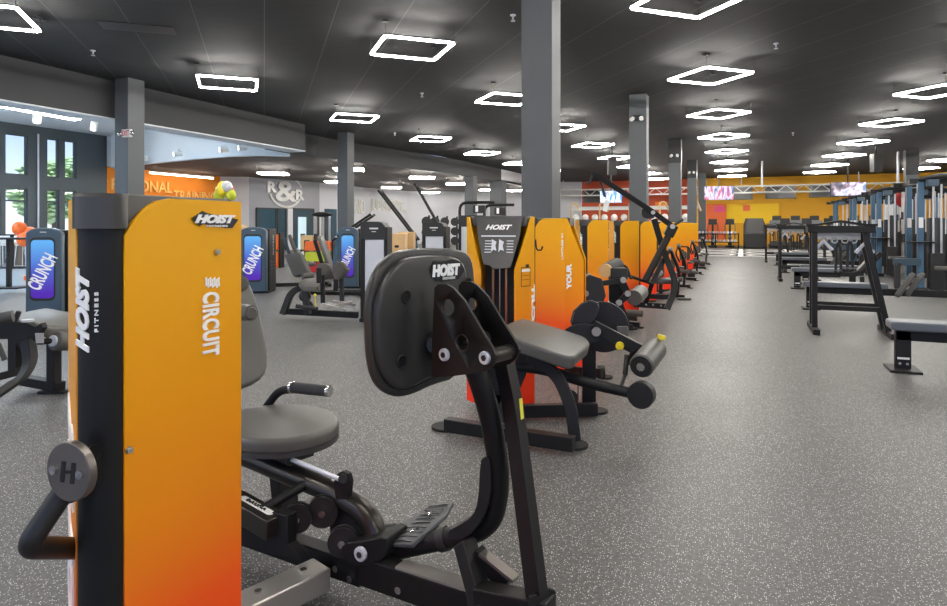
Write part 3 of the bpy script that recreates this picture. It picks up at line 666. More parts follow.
def tower_parts(root, detail=2, T=None, texts=True, placard=True, wx=1.0):
    """adds the weight tower to root; T moves it inside root's frame"""
    T = T or Matrix.Identity(4)
    def A(name, mb, m, par=root, bev=0.0):
        mb.v = [T @ v for v in mb.v]; return obj(name, mb, m, par, bev)
    def TX(name, s, o, u, v, w, h, m, par, **k):
        o, u, v = T @ Vector(o), T.to_3x3() @ Vector(u), T.to_3x3() @ Vector(v); return txt(name, s, o, u, v, w, h, m, par, **k)
    for sx in (1, -1):
        sh = A('shell_panel', shell_mesh(sx, wx), 'shell')
    pl = [(0.047 * math.cos(R(a)) * 1.0, -0.275 + 0.03 * math.sin(R(a))) for a in range(180, 361, 15)] + [(0.045, -0.12), (-0.045, -0.12)]
    post = A('rear_post', MB().loft([[V(x, y, 0.02) for x, y in pl], [V(x, y, 1.40) for x, y in pl]]), 'black')
    cp = [(0.056 * math.cos(R(a)), -0.278 + 0.038 * math.sin(R(a))) for a in range(180, 361, 15)] + [(0.045, -0.27), (0.199 * wx, 0.01), (0.195 * wx, 0.03), (0.16 * wx, 0.07), (-0.16 * wx, 0.07), (-0.195 * wx, 0.03), (-0.199 * wx, 0.01), (-0.045, -0.27)]
    cap = A('top_cap', MB().loft([[V(x, y, 1.392) for x, y in cp], [V(x, y, 1.46) for x, y in cp], [V(x * 0.97, y * 0.97, 1.468) for x, y in cp]]), 'charcoal')
    if detail > 1:
        st = MB()
        for i in range(14): st.box((0, 0.06, 0.14 + i * 0.032), (0.2, 0.11, 0.028))
        A('weight_stack', st, 'black2')
        gr = MB(); gr.cyl((-0.05, 0.06, 0.1), (-0.05, 0.06, 1.2), 0.011, 10).cyl((0.05, 0.06, 0.1), (0.05, 0.06, 1.2), 0.011, 10).cyl((0, 0.06, 0.6), (0, 0.06, 1.3), 0.005, 8)
        A('guide_rod', gr, 'chrome')
        A('back_liner', MB().box((0, -0.06, 0.72), (0.26, 0.02, 1.3)), 'black2')
    A('base_plate', MB().box((0, -0.03, 0.03), (0.28, 0.42, 0.06)), 'black')
    if placard:
        o, u = V(0, 0.075, 1.45), V(1, 0, 0); v = V(0, 0.13, -0.38).normalized()
        poly = [(-0.175, 0), (0.175, 0), (0.16, 0.14), (0.105, 0.36), (0.05, 0.375), (0.03, 0.40), (-0.10, 0.385), (-0.16, 0.14)]
        pc = A('placard', MB().plate(poly, o, u, v, 0.012), 'charcoal')
        if detail > 1:
            nq = u.cross(v); TX('lettering', 'HOIST', o + v * 0.075 + nq * 0.0125, -u, -v, 0.2, 0.04, 'white', pc, shear=0.35, bold=0.04)
            li = MB(); q = v
            li.plate([(-0.13, 0.14), (0.13, 0.14), (0.13, 0.15), (-0.13, 0.15)], o + u.cross(v) * 0.0145, -u, v, 0.002)
            for a in (-0.1, 0.065):
                for b in range(5): li.plate([(a, 0.18 + b * 0.022), (a + 0.05, 0.18 + b * 0.022), (a + 0.05, 0.186 + b * 0.022), (a, 0.186 + b * 0.022)], o + u.cross(v) * 0.0145, -u, v, 0.002)
            for a in (-0.03, 0.025):
                li.plate([(a - 0.018, 0.17), (a + 0.018, 0.19), (a + 0.01, 0.22), (a + 0.02, 0.26), (a - 0.005, 0.25), (a - 0.02, 0.27)], o + u.cross(v) * 0.0145, -u, v, 0.002)
            A('diagram', li, 'silver', pc)
    if texts:
        TX('lettering', 'HOIST', (-0.026, -0.3025, 1.22), V(0, 0, 1), V(-0.93, 0.36, 0).normalized(), 0.18, 0.033, 'white', post, shear=0.35, bold=0.05)
        if detail > 1: TX('lettering', 'FITNESS', (0.004, -0.3065, 1.215), (0, 0, 1), (-1, 0, 0), 0.085, 0.007, 'white', post, bold=0.02, spacing=1.4)
    return sh
def shell_frame(sx=1):
    a, b = V(sx * 0.05, -0.28, 0), V(sx * 0.218, 0.023, 0); t = (b - a).normalized(); n = V(t.y, -t.x, 0) * (1 if sx > 0 else -1)
    if n.x * sx < 0: n = -n
    return a, t, n
def cam_rot(phi):        # root rotation so that local +y points phi degrees right of the camera's forward
    return YAW - R(phi)
# ================================================================ HERO: leg press beside the near tower
root = thing('leg_press_machine', 'near black leg press machine with big black foot plate and orange CIRCUIT tower', 'exercise machine', G(-0.836, 1.643, 0), cam_rot(-6), )
tower_parts(root)
ri = Matrix.Translation(root.location) @ Matrix.Rotation(root.rotation_euler.z, 4, 'Z')
shells = [c for c in root.children if c.name.startswith('shell_panel')]
sR = shells[0]
a, t, n = shell_frame(1)
def on_shell(px, py, off=0.0):
    A = ri @ a; nn_ = ri.to_3x3() @ n; return ONP(px, py, A + nn_ * (0.002 + off), nn_), ri.to_3x3() @ t, nn_
O1, tw, nw = on_shell(214.5, 220.5)
def ctxt(s, px, py, wpx, h, m, **k):
    O1, tw, nw = on_shell(px, py)
    return O1, tw
# plaque behind HOIST
p_ = [on_shell(x, y, 0.0)[0] for x, y in ((191, 218.5), (202, 211), (206, 213), (238, 219.5), (232, 228), (226, 228), (203, 224), (199, 226))]
obj('logo_plaque', MB().plate3(p_, nw, 0.002), 'black2', sR, world=True)
W_ = (on_shell(236, 220)[0] - on_shell(194, 217)[0]).length
txt('logo_lettering', 'HOIST', on_shell(216, 219.0, 0.003)[0], tw, Z, W_ * 0.96, 0.022, 'white', sR, shear=0.35, bold=0.06, world=True)
txt('logo_lettering', 'FITNESS', on_shell(217, 226, 0.003)[0], tw, Z, W_ * 0.5, 0.005, 'white', sR, bold=0.03, world=True, spacing=1.3)
# CIRCUIT, read downwards
Wc = (on_shell(218, 323)[0] - on_shell(202, 323)[0]).length; Hc = (on_shell(211, 292)[0] - on_shell(211, 356)[0]).length
txt('circuit_lettering', 'CIRCUIT', on_shell(211, 324, 0.001)[0], -Z, tw, Hc, Wc, 'white', sR, bold=0.035, spacing=1.08, world=True)
cr_ = MB(); rc = random.Random(5)
for i in range(7):
    x = 205 + i * 2.1; pts = [on_shell(x + dx, 282 + (i % 2) * 1.5 + dy)[0] for dx, dy in ((0, -4), (1.7, -5), (1.6, -0.5), (2.2, 3.5), (0.4, 4.6), (0.3, 1))]
    cr_.plate3(pts, nw, 0.0015)
obj('crest', cr_, 'white', sR, world=True)
for px, py in ((217, 252), (129, 450)):
    c, _, nn_ = on_shell(px, py)
    obj('bolt', MB().cyl(c, c + nn_ * 0.006, 0.0085, 16, 0.007).cyl(c + nn_ * 0.006, c + nn_ * 0.009, 0.004, 6), 'steel', sR, world=True)
# lettering on the left shell edge, read upwards
aL, tL, nL = shell_frame(-1)
AL = ri @ aL; nLw = ri.to_3x3() @ nL; tLw = ri.to_3x3() @ tL
txt('your_lettering', 'YOUR', AL + tLw * 0.17 + nLw * 0.002 + Z * 0.62, Z, -tLw * 1.0, 0.72, 0.22, 'white', shells[1], bold=0.05, world=True)
# grip with round H badge at the back of the tower
g = MB(); dn = G(-0.33, -0.94, 0.0).normalized()
c = P(76, 469, 1.27)
hb = obj('badge_disc', MB().cyl(c, c + dn * 0.018, 0.059, 40), 'badge', root, bev=0.002, world=True)
up = Z; rt_ = dn.cross(Z).normalized() * -1
rt_ = Z.cross(dn).normalized()
for s in (-1, 1):
    b = c + dn * 0.018 + rt_ * s * 0.036 + Z * 0.001
    obj('bolt', MB().cyl(b, b + dn * 0.006, 0.0085, 14), 'chrome', hb, world=True)
def hshape(o, u, v, n_, sc_, name, par, m):
    mb = MB()
    for x in (-0.32, 0.32): mb.plate([(x - 0.16, -0.5), (x + 0.1, -0.5), (x + 0.22, 0.5), (x - 0.04, 0.5)], o, u * sc_, v * sc_, 0.001)
    mb.plate([(-0.3, -0.1), (0.3, -0.02), (0.32, 0.13), (-0.28, 0.05)], o, u * sc_, v * sc_, 0.001); return obj(name, mb, m, par, world=True)
hshape(c + dn * 0.0182, rt_, Z, dn, 0.042, 'emblem', hb, 'rubber')
path = fil([P(60, 470, 1.30), P(64, 492, 1.30), P(20, 545, 1.24), P(46, 549, 1.34), P(100, 549, 1.44)], 0.035, 6)
path = fil([P(66, 488, 1.31), P(26, 547, 1.26), P(100, 549, 1.5)], 0.03, 7)
obj('grab_bar', MB().tube(path, 0.0225, 20), 'black2', root, world=True)
obj('badge_mount', MB().plate3([P(57, 466, 1.30), P(92, 445, 1.32), P(108, 442, 1.36), P(110, 446, 1.36), P(96, 456, 1.33), P(97, 480, 1.33), P(108, 489, 1.36), P(104, 493, 1.36), P(78, 500, 1.32), P(68, 505, 1.31)], -dn, 0.02), 'black', root, bev=0.003, world=True)
# --- seat and backrest
def ctr(l, d, z): return G(l, d, z)
AX, BX = G(0.77, -0.64, 0), G(0.64, 0.77, 0)
so = ctr(-0.865, 2.80, 0.47)
pts = []
for i in range(40):
    a_ = 2 * math.pi * i / 40; r_ = 0.27 * (1 + 0.05 * math.cos(2 * a_)); pts.append((math.cos(a_) * r_, math.sin(a_) * r_ * 0.96))
seat = obj('seat', MB().plate(pts, so, AX, BX, 0.066, 0.022, 5), 'pad', root, world=True)
obj('seat_trim', MB().plate([(x * 1.0, y * 1.0) for x, y in pts], so - Z * 0.012, AX, BX, 0.02), 'padd', seat, world=True)
bk = ctr(-1.22, 3.08, 0.0); lean = (Z * 0.88 - AX * 0.42).normalized()
poly = smooth_poly([(-0.14, 0), (0.14, 0), (0.22, 0.12), (0.23, 0.5), (0.17, 0.62), (-0.17, 0.62), (-0.23, 0.5), (-0.22, 0.12)], 2)
back = obj('backrest', MB().plate(poly, bk + Z * 0.58 + G(0.03, 0, 0), BX, lean, 0.07, 0.022, 4), 'pad', root, world=True)
for py, px in ((284, 243), (313.5, 252)):
    e = P(px, py, 2.95)
    obj('shoulder_pad', MB().cyl(e - AX * 0.25, e - AX * 0.01, 0.038, 18).cyl(e - AX * 0.012, e, 0.034, 18, 0.026), 'pad', root, world=True)
# handle on the far side of the seat
hp = fil([P(245, 432, 3.1), P(262, 413, 3.1), P(279, 390, 3.05), P(298, 389, 3.0)], 0.1, 6)
hd = obj('side_handle', MB().tube(hp, 0.02, 14), 'black', root, world=True)
e0, e1 = P(293, 387.5, 3.0), P(327, 391, 2.93)
obj('grip', MB().cyl(e0, e1, 0.026, 18), 'foam', hd, world=True)
dd = (e1 - e0).normalized()
obj('end_cap', MB().cyl(e1, e1 + dd * 0.018, 0.027, 18), 'chrome', hd, bev=0.004, world=True)
obj('end_cap', MB().cyl(e0 - dd * 0.014, e0, 0.028, 18), 'chrome', hd, bev=0.003, world=True)
# --- lower frame
LP = lambda s, z: G(-0.424 + 0.875 * s, 2.378 - 0.485 * s, z)
base = obj('base_beam', MB().beam(LP(-1.05, 0.10), LP(0.02, 0.10), 0.07, 0.09).beam(LP(0.0, 0.115), LP(0.92, 0.115), 0.07, 0.105), 'black', root, bev=0.004, world=True)
obj('beam_cover', MB().beam(LP(0.18, 0.17), LP(0.50, 0.17), 0.064, 0.008), 'steel', base, world=True)
for s, z in ((0.20, 0.10), (-0.09, 0.10), (-0.02, 0.08)):
    c = LP(s, z) + G(-0.485, -0.875, 0) * 0.036
    obj('bolt', MB().cyl(c, c + G(-0.485, -0.875, 0) * 0.008, 0.013, 14), 'chrome', base, world=True)
# silver cross foot from the frame to the near tower
f0, f1 = FL(322, 562, 0.13), FL(232, 604, 0.13)
f0 = f0 - Z * 0.045; f1 = f1 - Z * 0.045
dr = (f0 - f1).normalized(); f1 = f1 - dr * 0.25
foot = obj('cross_foot', MB().beam(f1, f0, 0.115, 0.085), 'steel', root, bev=0.006, world=True)
for k in (0.08, 0.26, 0.52):
    c = f0 - dr * k + Z * 0.043; obj('bolt', MB().cyl(c, c + Z * 0.008, 0.013, 14), 'chrome', foot, world=True)
# upper-left label box
b0, b1 = P(205, 486, 2.66), P(276, 527, 2.38)
box = obj('frame_tube', MB().beam(b0, b1, 0.085, 0.075), 'bronze', root, bev=0.004, world=True)
bt = (b1 - b0).normalized(); bs = bt.cross(Z).normalized(); bu = bs.cross(bt).normalized()
lab = b0 + (b1 - b0) * 0.74 + bu * 0.04
obj('label_plate', MB().plate(rr(0.2, 0.03, 0.014), lab, bt, -bs if bt.cross(-bs).z > 0 else bs, 0.002), 'wplas', box, world=True)
txt('lettering', 'DAUNA', lab + bu * 0.003, bt, bu.cross(bt), 0.12, 0.016, 'black', box, world=True, bold=0.03, spacing=1.3)
br = MB(); sd = G(-0.485, -0.875, 0)
br.plate3([P(272, 512, 2.40), P(287, 516, 2.36), P(287, 545, 2.36), P(300, 560, 2.36), P(262, 552, 2.38), P(262, 530, 2.38)], G(0.5, 0.85, 0), 0.05)
obj('side_bracket', br, 'black', root, bev=0.003, world=True)
# main round tube bending down to the pivot
mp = fil([P(236, 452, 2.85), P(300, 478, 2.62), P(338, 494, 2.50), P(371, 515, 2.42), P(381, 560, 2.38)], 0.16, 8)
mt = obj('main_tube', MB().tube(mp, 0.044, 24), 'bronze', root, world=True)
obj('diagonal_strut', MB().tube([P(306, 484, 2.56), P(262, 510, 2.45)], 0.02, 14), 'black', root, world=True)
rod = obj('damper_rod', MB().cyl(P(286, 457, 2.60), P(339, 479, 2.42), 0.009, 14), 'silver', root, world=True)
obj('damper_body', MB().cyl(P(262, 447, 2.68), P(292, 460, 2.58), 0.026, 16), 'black2', rod, world=True)
ear = [P(336, 500, 2.43), P(333, 484, 2.44), P(337, 474, 2.44), P(342, 471, 2.44), P(348, 474, 2.43), P(350, 482, 2.43), P(348, 498, 2.43)]
obj('rod_bracket', MB().plate3(ear, G(0.6, 0.8, 0), 0.02).cyl(P(343, 479, 2.40), P(343, 479, 2.38), 0.018, 16), 'black', root, bev=0.002, world=True)
# curved gusset under the bend
gs = smooth_poly([P(329, 496, 2.50), P(345, 505, 2.48), P(360, 516, 2.46), P(366, 532, 2.44), P(366, 548, 2.43), P(350, 556, 2.43), P(334, 556, 2.45), P(329, 530, 2.48)], 1)
obj('gusset_plate', MB().plate3(gs, G(0.5, 0.85, 0), 0.04), 'black', root, bev=0.002, world=True)
# pulleys
def pulley(px, py, d, r_, par, name='pulley', th=0.035):
    c = P(px, py, d); n_ = G(0.02, -0.99, 0).normalized()
    w_ = obj(name, MB().cyl(c - n_ * th / 2, c - n_ * 0.004, r_, 32).cyl(c - n_ * 0.005, c + n_ * 0.005, r_ * 0.86, 32).cyl(c + n_ * 0.004, c + n_ * th / 2, r_, 32), 'black2', par, world=True)
    obj('axle_bolt', MB().cyl(c + n_ * th / 2, c + n_ * (th / 2 + 0.012), 0.014, 14), 'chrome', w_, world=True)
pulley(298, 517, 2.44, 0.056, root); pulley(323, 511, 2.46, 0.06, root); pulley(343, 541, 2.36, 0.055, root)
# pivot clamp
cl = MB(); pn = G(-0.485, -0.875, 0)
ps = smooth_poly([P(340, 543, 2.33), P(368, 541, 2.31), P(386, 536, 2.32), P(388, 548, 2.31), P(383, 562, 2.31), P(360, 568, 2.31), P(343, 560, 2.32)], 1)
cl.plate3(ps, -pn, 0.13)
pv = obj('pivot_clamp', cl, 'black', root, bev=0.004, world=True)
c = P(362, 553, 2.305)
obj('pivot_cap', MB().cyl(c, c + pn * 0.016, 0.026, 26), 'silver', pv, bev=0.003, world=True); obj('pivot_bolt', MB().cyl(c + pn * 0.014, c + pn * 0.019, 0.012, 6), 'black2', pv, world=True)
lug = [P(381, 536, 2.42), P(384, 524, 2.44), P(396, 523, 2.46), P(389, 536, 2.42)]
obj('stop_lug', MB().plate3(lug, pn, 0.02), 'black', pv, world=True)
# press arm tube
ap = fil([P(384, 552, 2.42), P(440, 540, 2.34), P(492, 528, 2.24), P(501, 478, 2.20), P(490, 415, 2.17), P(478, 376, 2.14), P(463, 340, 2.14)], 0.14, 9)
arm = obj('press_arm', MB().tube(ap, 0.037, 24), 'black', root, world=True)
gp = smooth_poly([P(480, 462, 2.16), P(483, 457, 2.16), P(489, 459, 2.16), P(491, 470, 2.16), P(490, 500, 2.17), P(481, 523, 2.18), P(467, 538, 2.20), P(449, 540, 2.23), P(447, 531, 2.24), P(458, 526, 2.22), P(472, 517, 2.19), P(478, 502, 2.17)], 1)
obj('arm_gusset', MB().plate3(gp, G(0.4, 0.9, 0), 0.05), 'black2', arm, bev=0.002, world=True)
obj('arm_sleeve', MB().cyl(P(440, 540, 2.335), P(448, 538, 2.325), 0.043, 24), 'black2', arm, world=True)
# ribbed step
q = [P(387, 544, 2.36), P(412, 545, 2.30), P(446, 515, 2.40), P(453, 502, 2.46), P(430, 505, 2.54), P(394, 528, 2.46)]
nrm = (q[1] - q[0]).cross(q[3] - q[0]).normalized(); nrm = nrm if nrm.z > 0 else -nrm
st = obj('foot_step', MB().plate3(q, -nrm, 0.014), 'stepg', root, bev=0.003, world=True)
rb = MB(); u0 = (q[1] - q[0]).normalized(); v0 = nrm.cross(u0); v0 = v0 if v0.dot(q[3] - q[0]) > 0 else -v0
for k in range(9):
    f = (k + 0.6) / 9.2; a0 = q[0].lerp(q[4], f) + nrm * 0.003; a1 = q[1].lerp(q[3], f) + nrm * 0.003
    rb.rtube([a0.lerp(a1, 0.1), a0.lerp(a1, 0.5) + v0 * 0.004, a0.lerp(a1, 0.9)], 0.006, 0.002)
obj('tread_rib', rb, 'charcoal', st, world=True)
for f in (0.3, 0.7):
    c = q[0].lerp(q[4], f).lerp(q[1].lerp(q[3], f), 0.5) + nrm * 0.004; obj('bolt', MB().cyl(c, c + nrm * 0.004, 0.009, 12), 'chrome', st, world=True)
obj('step_bracket', MB().beam(P(420, 530, 2.40), P(431, 536, 2.36), 0.05, 0.03).beam(P(400, 545, 2.38), P(440, 528, 2.40), 0.03, 0.025), 'black', st, world=True)
# front post under the arm, link and upright
obj('front_post', MB().rtube([P(464, 540, 2.22), P(478, 590, 2.12), P(482, 622, 2.06)], 0.07, 0.055, side=G(0.6, 0.8, 0)), 'black', root, bev=0.004, world=True)
obj('arm_stop', MB().rtube([P(476, 552, 2.2), P(508, 584, 2.13)], 0.045, 0.05), 'black', root, bev=0.003, world=True)
obj('stop_cover', MB().rtube([P(482, 552, 2.17), P(516, 579, 2.10)], 0.045, 0.01), 'badge', root, world=True)
uf = fil([P(484, 346, 2.22), P(502, 352, 2.20), P(513, 405, 2.16), P(538, 603, 1.99)], 0.16, 7)
upr = obj('front_upright', MB().rtube(uf, 0.058, 0.048, side=G(-0.75, 0.66, 0) * -1), 'black', root, bev=0.004, world=True)
obj('yellow_label', MB().plate3([P(519.0, 399, 2.10), P(522.0, 398, 2.115), P(523.6, 418, 2.105), P(520.8, 419.5, 2.09)], G(0.3, -0.9, 0), 0.003), 'label_y', upr, world=True)
obj('upright_base', MB().rtube([P(478, 596, 2.1), P(552, 612, 1.97)], 0.07, 0.08).plate3([P(529, 598, 1.93), P(549, 590, 2.02), P(556, 592, 2.0), P(556, 640, 2.0), P(549, 640, 1.96), P(529, 640, 1.93)], G(0, 1, 0), 0.02), 'black', root, bev=0.004, world=True)
# --- the big foot plate
n_p = G(0.77, -0.64, 0.02).normalized(); Op = G(-0.14, 2.2, 0.9)
op = lambda x, y, off=0.0: ONP(x, y, Op + n_p * off, n_p)
outer = smooth_poly([op(x, y) for x, y in ((369.5, 330), (369, 306), (372, 285), (380, 267), (392, 255), (404, 250), (432, 247.5), (463, 249.5), (472, 256), (475, 270), (478, 330), (460, 378), (434, 385), (412, 396), (394, 398), (378, 386), (371, 362))], 2)
plate = obj('foot_plate', MB().plate3(outer, -n_p, 0.035, 0.012), 'platepl', root, world=True)
inner = smooth_poly([op(x, y, 0.022) for x, y in ((377, 330), (377, 308), (381, 289), (389, 272), (400, 260), (410, 256), (434, 254), (458, 256), (465, 262), (470, 275), (474, 330), (458, 372), (432, 379), (410, 391), (398, 391), (385, 379), (378, 358))], 2)
obj('raised_back', MB().plate3(inner, -n_p, 0.03, 0.02), 'platepl', plate, world=True)
fac = smooth_poly([op(x, y, 0.034) for x, y in ((384, 330), (386, 300), (394, 276), (410, 264), (436, 261), (456, 263), (464, 280), (466, 330), (446, 366), (424, 370), (408, 381), (398, 381), (388, 366))], 2)
for x, y in ((406, 296.5), (402, 361.5), (468, 283)):
    c = op(x, y, 0.024); obj('painted_hole_disc', MB().cyl(c, c + n_p * 0.0015, 0.019 , 22), 'hole', plate, world=True); obj('hole_rim', MB().torus(c + n_p * 0.0015, n_p, 0.02, 0.0025, 24, 6), 'black2', plate, world=True)  # flat dark discs painted on in place of real holes
# logo
lp_ = [op(x, y, 0.027) for x, y in ((430, 270), (434, 261), (442, 262), (452, 259), (461, 262), (465, 270), (459, 279), (447, 281), (437, 281))]
lg = obj('logo_plaque', MB().plate3(lp_, -n_p, 0.003), 'rubber', plate, world=True)
uu = Z.cross(n_p).normalized()
wl = (op(459.5, 270) - op(433, 270)).length
txt('lettering', 'HOIST', op(446.5, 270, 0.0285), uu, Z, wl, 0.043, 'white', lg, shear=0.1, bold=0.06, world=True)
txt('lettering', 'FITNESS', op(449, 278, 0.0285), uu, Z, wl * 0.45, 0.009, 'wplas', lg, bold=0.03, world=True)
# bracket plates
n_b = G(-0.64, -0.77, 0).normalized()
def brk(shift, par, holes_):
    ob = G(-0.115, 2.045, 0.9) + (-n_b) * shift
    f = lambda x, y, off=0.0: ONP(x, y, G(-0.115, 2.045, 0.9) + n_b * 0.0, n_b) + (-n_b) * shift + n_b * off
    pts = [f(x, y) for x, y in ((431.5, 377), (432, 340), (434, 300), (434.5, 288), (438, 284), (446, 284), (453, 288), (464, 300), (479, 326), (493, 349), (496, 356), (493, 365), (486, 371), (470, 374), (445, 377))]
    o = obj('bracket_plate', MB().plate3(pts, -n_b, 0.01), 'black', par, world=True)
    for x, y, r_ in holes_:
        c = f(x, y, 0.0); k = MB().cyl(c + n_b * 0.03, c - n_b * 0.03, r_, 32)
        inv = (Matrix.Translation(root.location) @ Matrix.Rotation(root.rotation_euler.z, 4, 'Z')).inverted(); k.v = [inv @ v for v in k.v]
        cut = bpy.data.objects.new('cutter', k.mesh('cutter', M['black'])); C.objects.link(cut); cut.parent = root
        bm_ = o.modifiers.new('hole', 'BOOLEAN'); bm_.operation = 'DIFFERENCE'; bm_.object = cut; bm_.solver = 'EXACT'
        bpy.context.view_layer.update()
        me = bpy.data.meshes.new_from_object(o.evaluated_get(bpy.context.evaluated_depsgraph_get()))
        o.modifiers.clear(); o.data = me; bpy.data.objects.remove(cut)
        obj('cutout_edge', MB().torus(c + n_b * 0.0005, n_b, r_, 0.0013, 32, 6), 'charcoal', o, world=True)
    return o, f
o2, f2 = brk(0.12, plate, ((448, 307.5, 0.02), (462, 343, 0.02)))
o1, f1_ = brk(0.0, plate, ((448, 307.5, 0.026), (462, 343, 0.026)))
for x, y in ((445.5, 354.5), (486, 357.5)):
    c = f1_(x, y); b = obj('bracket_bolt', MB().cyl(c, c + n_b * 0.012, 0.0205, 26), 'silver', plate, bev=0.003, world=True)
    obj('bolt_socket', MB().cyl(c + n_b * 0.012, c + n_b * 0.0135, 0.010, 6), 'rubber', b, world=True)
obj('cross_tube', MB().cyl(f1_(486, 357.5) - n_b * 0.008, f1_(486, 357.5) - n_b * 0.122, 0.024, 20), 'bronze', plate, world=True)
obj('cross_tube', MB().cyl(f1_(445.5, 354.5) - n_b * 0.008, f1_(445.5, 354.5) - n_b * 0.122, 0.02, 20), 'bronze', plate, world=True)
obj('plate_boss', MB().cyl(op(436, 345, 0.02), op(436, 345, 0.07), 0.055, 24, 0.03), 'black2', plate, world=True)
obj('backrest_post', MB().rtube(fil([so - AX * 0.12 - Z * 0.10, so - AX * 0.42 - Z * 0.06, bk + Z * 0.66 - AX * 0.02, bk + Z * 0.66 + lean * 0.42 - AX * 0.06], 0.12), 0.06, 0.05, side=BX), 'black', root, world=True)
obj('seat_post', MB().rtube([so - Z * 0.02, V(so.x, so.y, 0.14) + AX * 0.06], 0.09, 0.07, side=BX), 'black', root, bev=0.004, world=True)
obj('seat_carriage', MB().beam(so - AX * 0.16 - Z * 0.02, so + AX * 0.18 - Z * 0.05, 0.12, 0.04), 'black2', root, bev=0.004, world=True)
# ================================================================ THE CIRCUIT ROW
def in_cam(l, d, x, y, phi):
    return G(l + x * math.cos(R(phi)) + y * math.sin(R(phi)), d - x * math.sin(R(phi)) + y * math.cos(R(phi)), 0)
NB = G(-0.15, -0.99, 0)           # faces the aisle side of the camera
def foot_disc(root, px, py, d=None, r_=0.09):
    p = FL(px, py, 0); obj('rubber_foot', MB().cyl(p, p + Z * 0.018, r_, 24), 'rubber', root, bev=0.003, world=True); return p
# ---- leg curl with the tower facing the camera
root = thing('leg_curl_machine', 'leg curl machine with grey bench pad and orange tower showing its dark placard', 'exercise machine', G(0.21, 4.86, 0), cam_rot(190))
tower_parts(root, wx=1.2, texts=False)
lab = MB()
w_ = lambda px, py: None
ri = Matrix.Translation(root.location) @ Matrix.Rotation(root.rotation_euler.z, 4, 'Z')
# weight card outline on the wing and white strip lettering on the outer fold
wa, wb = V(-0.218 * 1.2, 0.023, 0), V(-0.11 * 1.2, 0.19, 0); tw = (wb - wa).normalized(); nwg = V(tw.y, -tw.x, 0); nwg = nwg if nwg.x < 0 else -nwg
o_ = wa + tw * 0.10 + nwg * 0.003 + Z * 1.03
cd = MB()
for q in ([(-.05, -.09), (.05, -.09), (.05, -.085), (-.05, -.085)], [(-.05, .05), (.05, .05), (.05, .055), (-.05, .055)], [(-.05, -.09), (-.045, -.09), (-.045, .055), (-.05, .055)], [(.045, -.09), (.05, -.09), (.05, .055), (.045, .055)], [(-.035, .055), (.0, .055), (.0, .075), (-.035, .075)], [(-.04, -.01), (.04, -.01), (.04, -.007), (-.04, -.007)], [(-.04, -.04), (.04, -.04), (.04, -.037), (-.04, -.037)]):
    cd.plate(q, o_, tw, Z, 0.001)
sh2 = [c for c in root.children if c.name.startswith('shell_panel')]
card = obj('weight_card', cd, M['black2'], sh2[1])
obj('card_band', MB().plate([(-.045, .02), (.045, .02), (.045, .04), (-.045, .04)], o_ + nwg * 0.001, tw, Z, 0.001), 'white', sh2[1])
obj('hook', MB().tube(fil([wa + nwg * 0.01 + Z * 1.29, wa + nwg * 0.02 + Z * 1.21, wa + nwg * 0.07 + Z * 1.21, wa + nwg * 0.08 + Z * 1.24], 0.03), 0.006, 8), 'black', sh2[1])
txt('strip_lettering', 'CIRCUIT', wa + nwg * 0.004 + tw * 0.02 + Z * 0.72, Z, -tw, 0.46, 0.034, 'white', sh2[1], bold=0.05)
ex = mat
# pad
pp = [P(498, 331, 4.05), P(507, 323, 4.25), P(522, 317.5, 4.5), P(560, 328, 4.42), P(586, 336.5, 4.35), P(591, 343, 4.25), P(575, 357, 3.92), P(568, 357, 3.9), P(530, 344, 3.95)]
n1 = (pp[4] - pp[2]).cross(pp[0] - pp[2]).normalized(); n1 = n1 if n1.z > 0 else -n1
obj('bench_pad', MB().plate3(rpoly(pp, 0.05), -n1, 0.085, 0.02), 'pad', root, world=True)
obj('pad_bracket', MB().beam(P(520, 345, 4.25), P(566, 355, 4.1), 0.1, 0.05), 'black', root, world=True)
# curved front leg, base and feet
obj('curved_leg', MB().rtube(fil([P(528, 356, 4.15), P(556, 372, 4.1), P(571, 405, 4.02), P(575, 440, 3.98)], 0.3, 8), 0.07, 0.075, side=NB), 'black', root, bev=0.006, world=True)
obj('base_beam', MB().beam(FL(446, 424, 0.07), FL(574, 444, 0.07), 0.075, 0.085), 'black', root, bev=0.005, world=True)
obj('base_beam', MB().beam(FL(520, 411, 0.06), FL(597, 409, 0.06), 0.06, 0.09), 'black', root, bev=0.004, world=True)
foot_disc(root, 446, 428, r_=0.1); foot_disc(root, 573, 446, r_=0.095); foot_disc(root, 597, 412, r_=0.08)
obj('rear_stay', MB().rtube([P(500, 420, 4.25), P(520, 372, 4.35), P(524, 350, 4.35)], 0.06, 0.09, side=NB), 'black', root, bev=0.004, world=True)
obj('mast', MB().rtube([P(589, 407, 4.72), P(589, 348, 4.72)], 0.07, 0.1, side=NB), 'black', root, bev=0.004, world=True)
# long tube with round end weight
lt_ = obj('lever_tube', MB().tube(fil([P(516, 366, 4.35), P(548, 370, 4.3), P(590, 384, 4.2), P(634, 393.5, 4.15)], 0.2, 6), 0.036, 18), 'black', root, world=True)
c = P(642, 394, 4.12); obj('end_weight', MB().cyl(c - G(-0.5, -0.86, 0) * 0.03, c + G(-0.5, -0.86, 0) * 0.05, 0.086, 32), 'black2', lt_, bev=0.004, world=True)
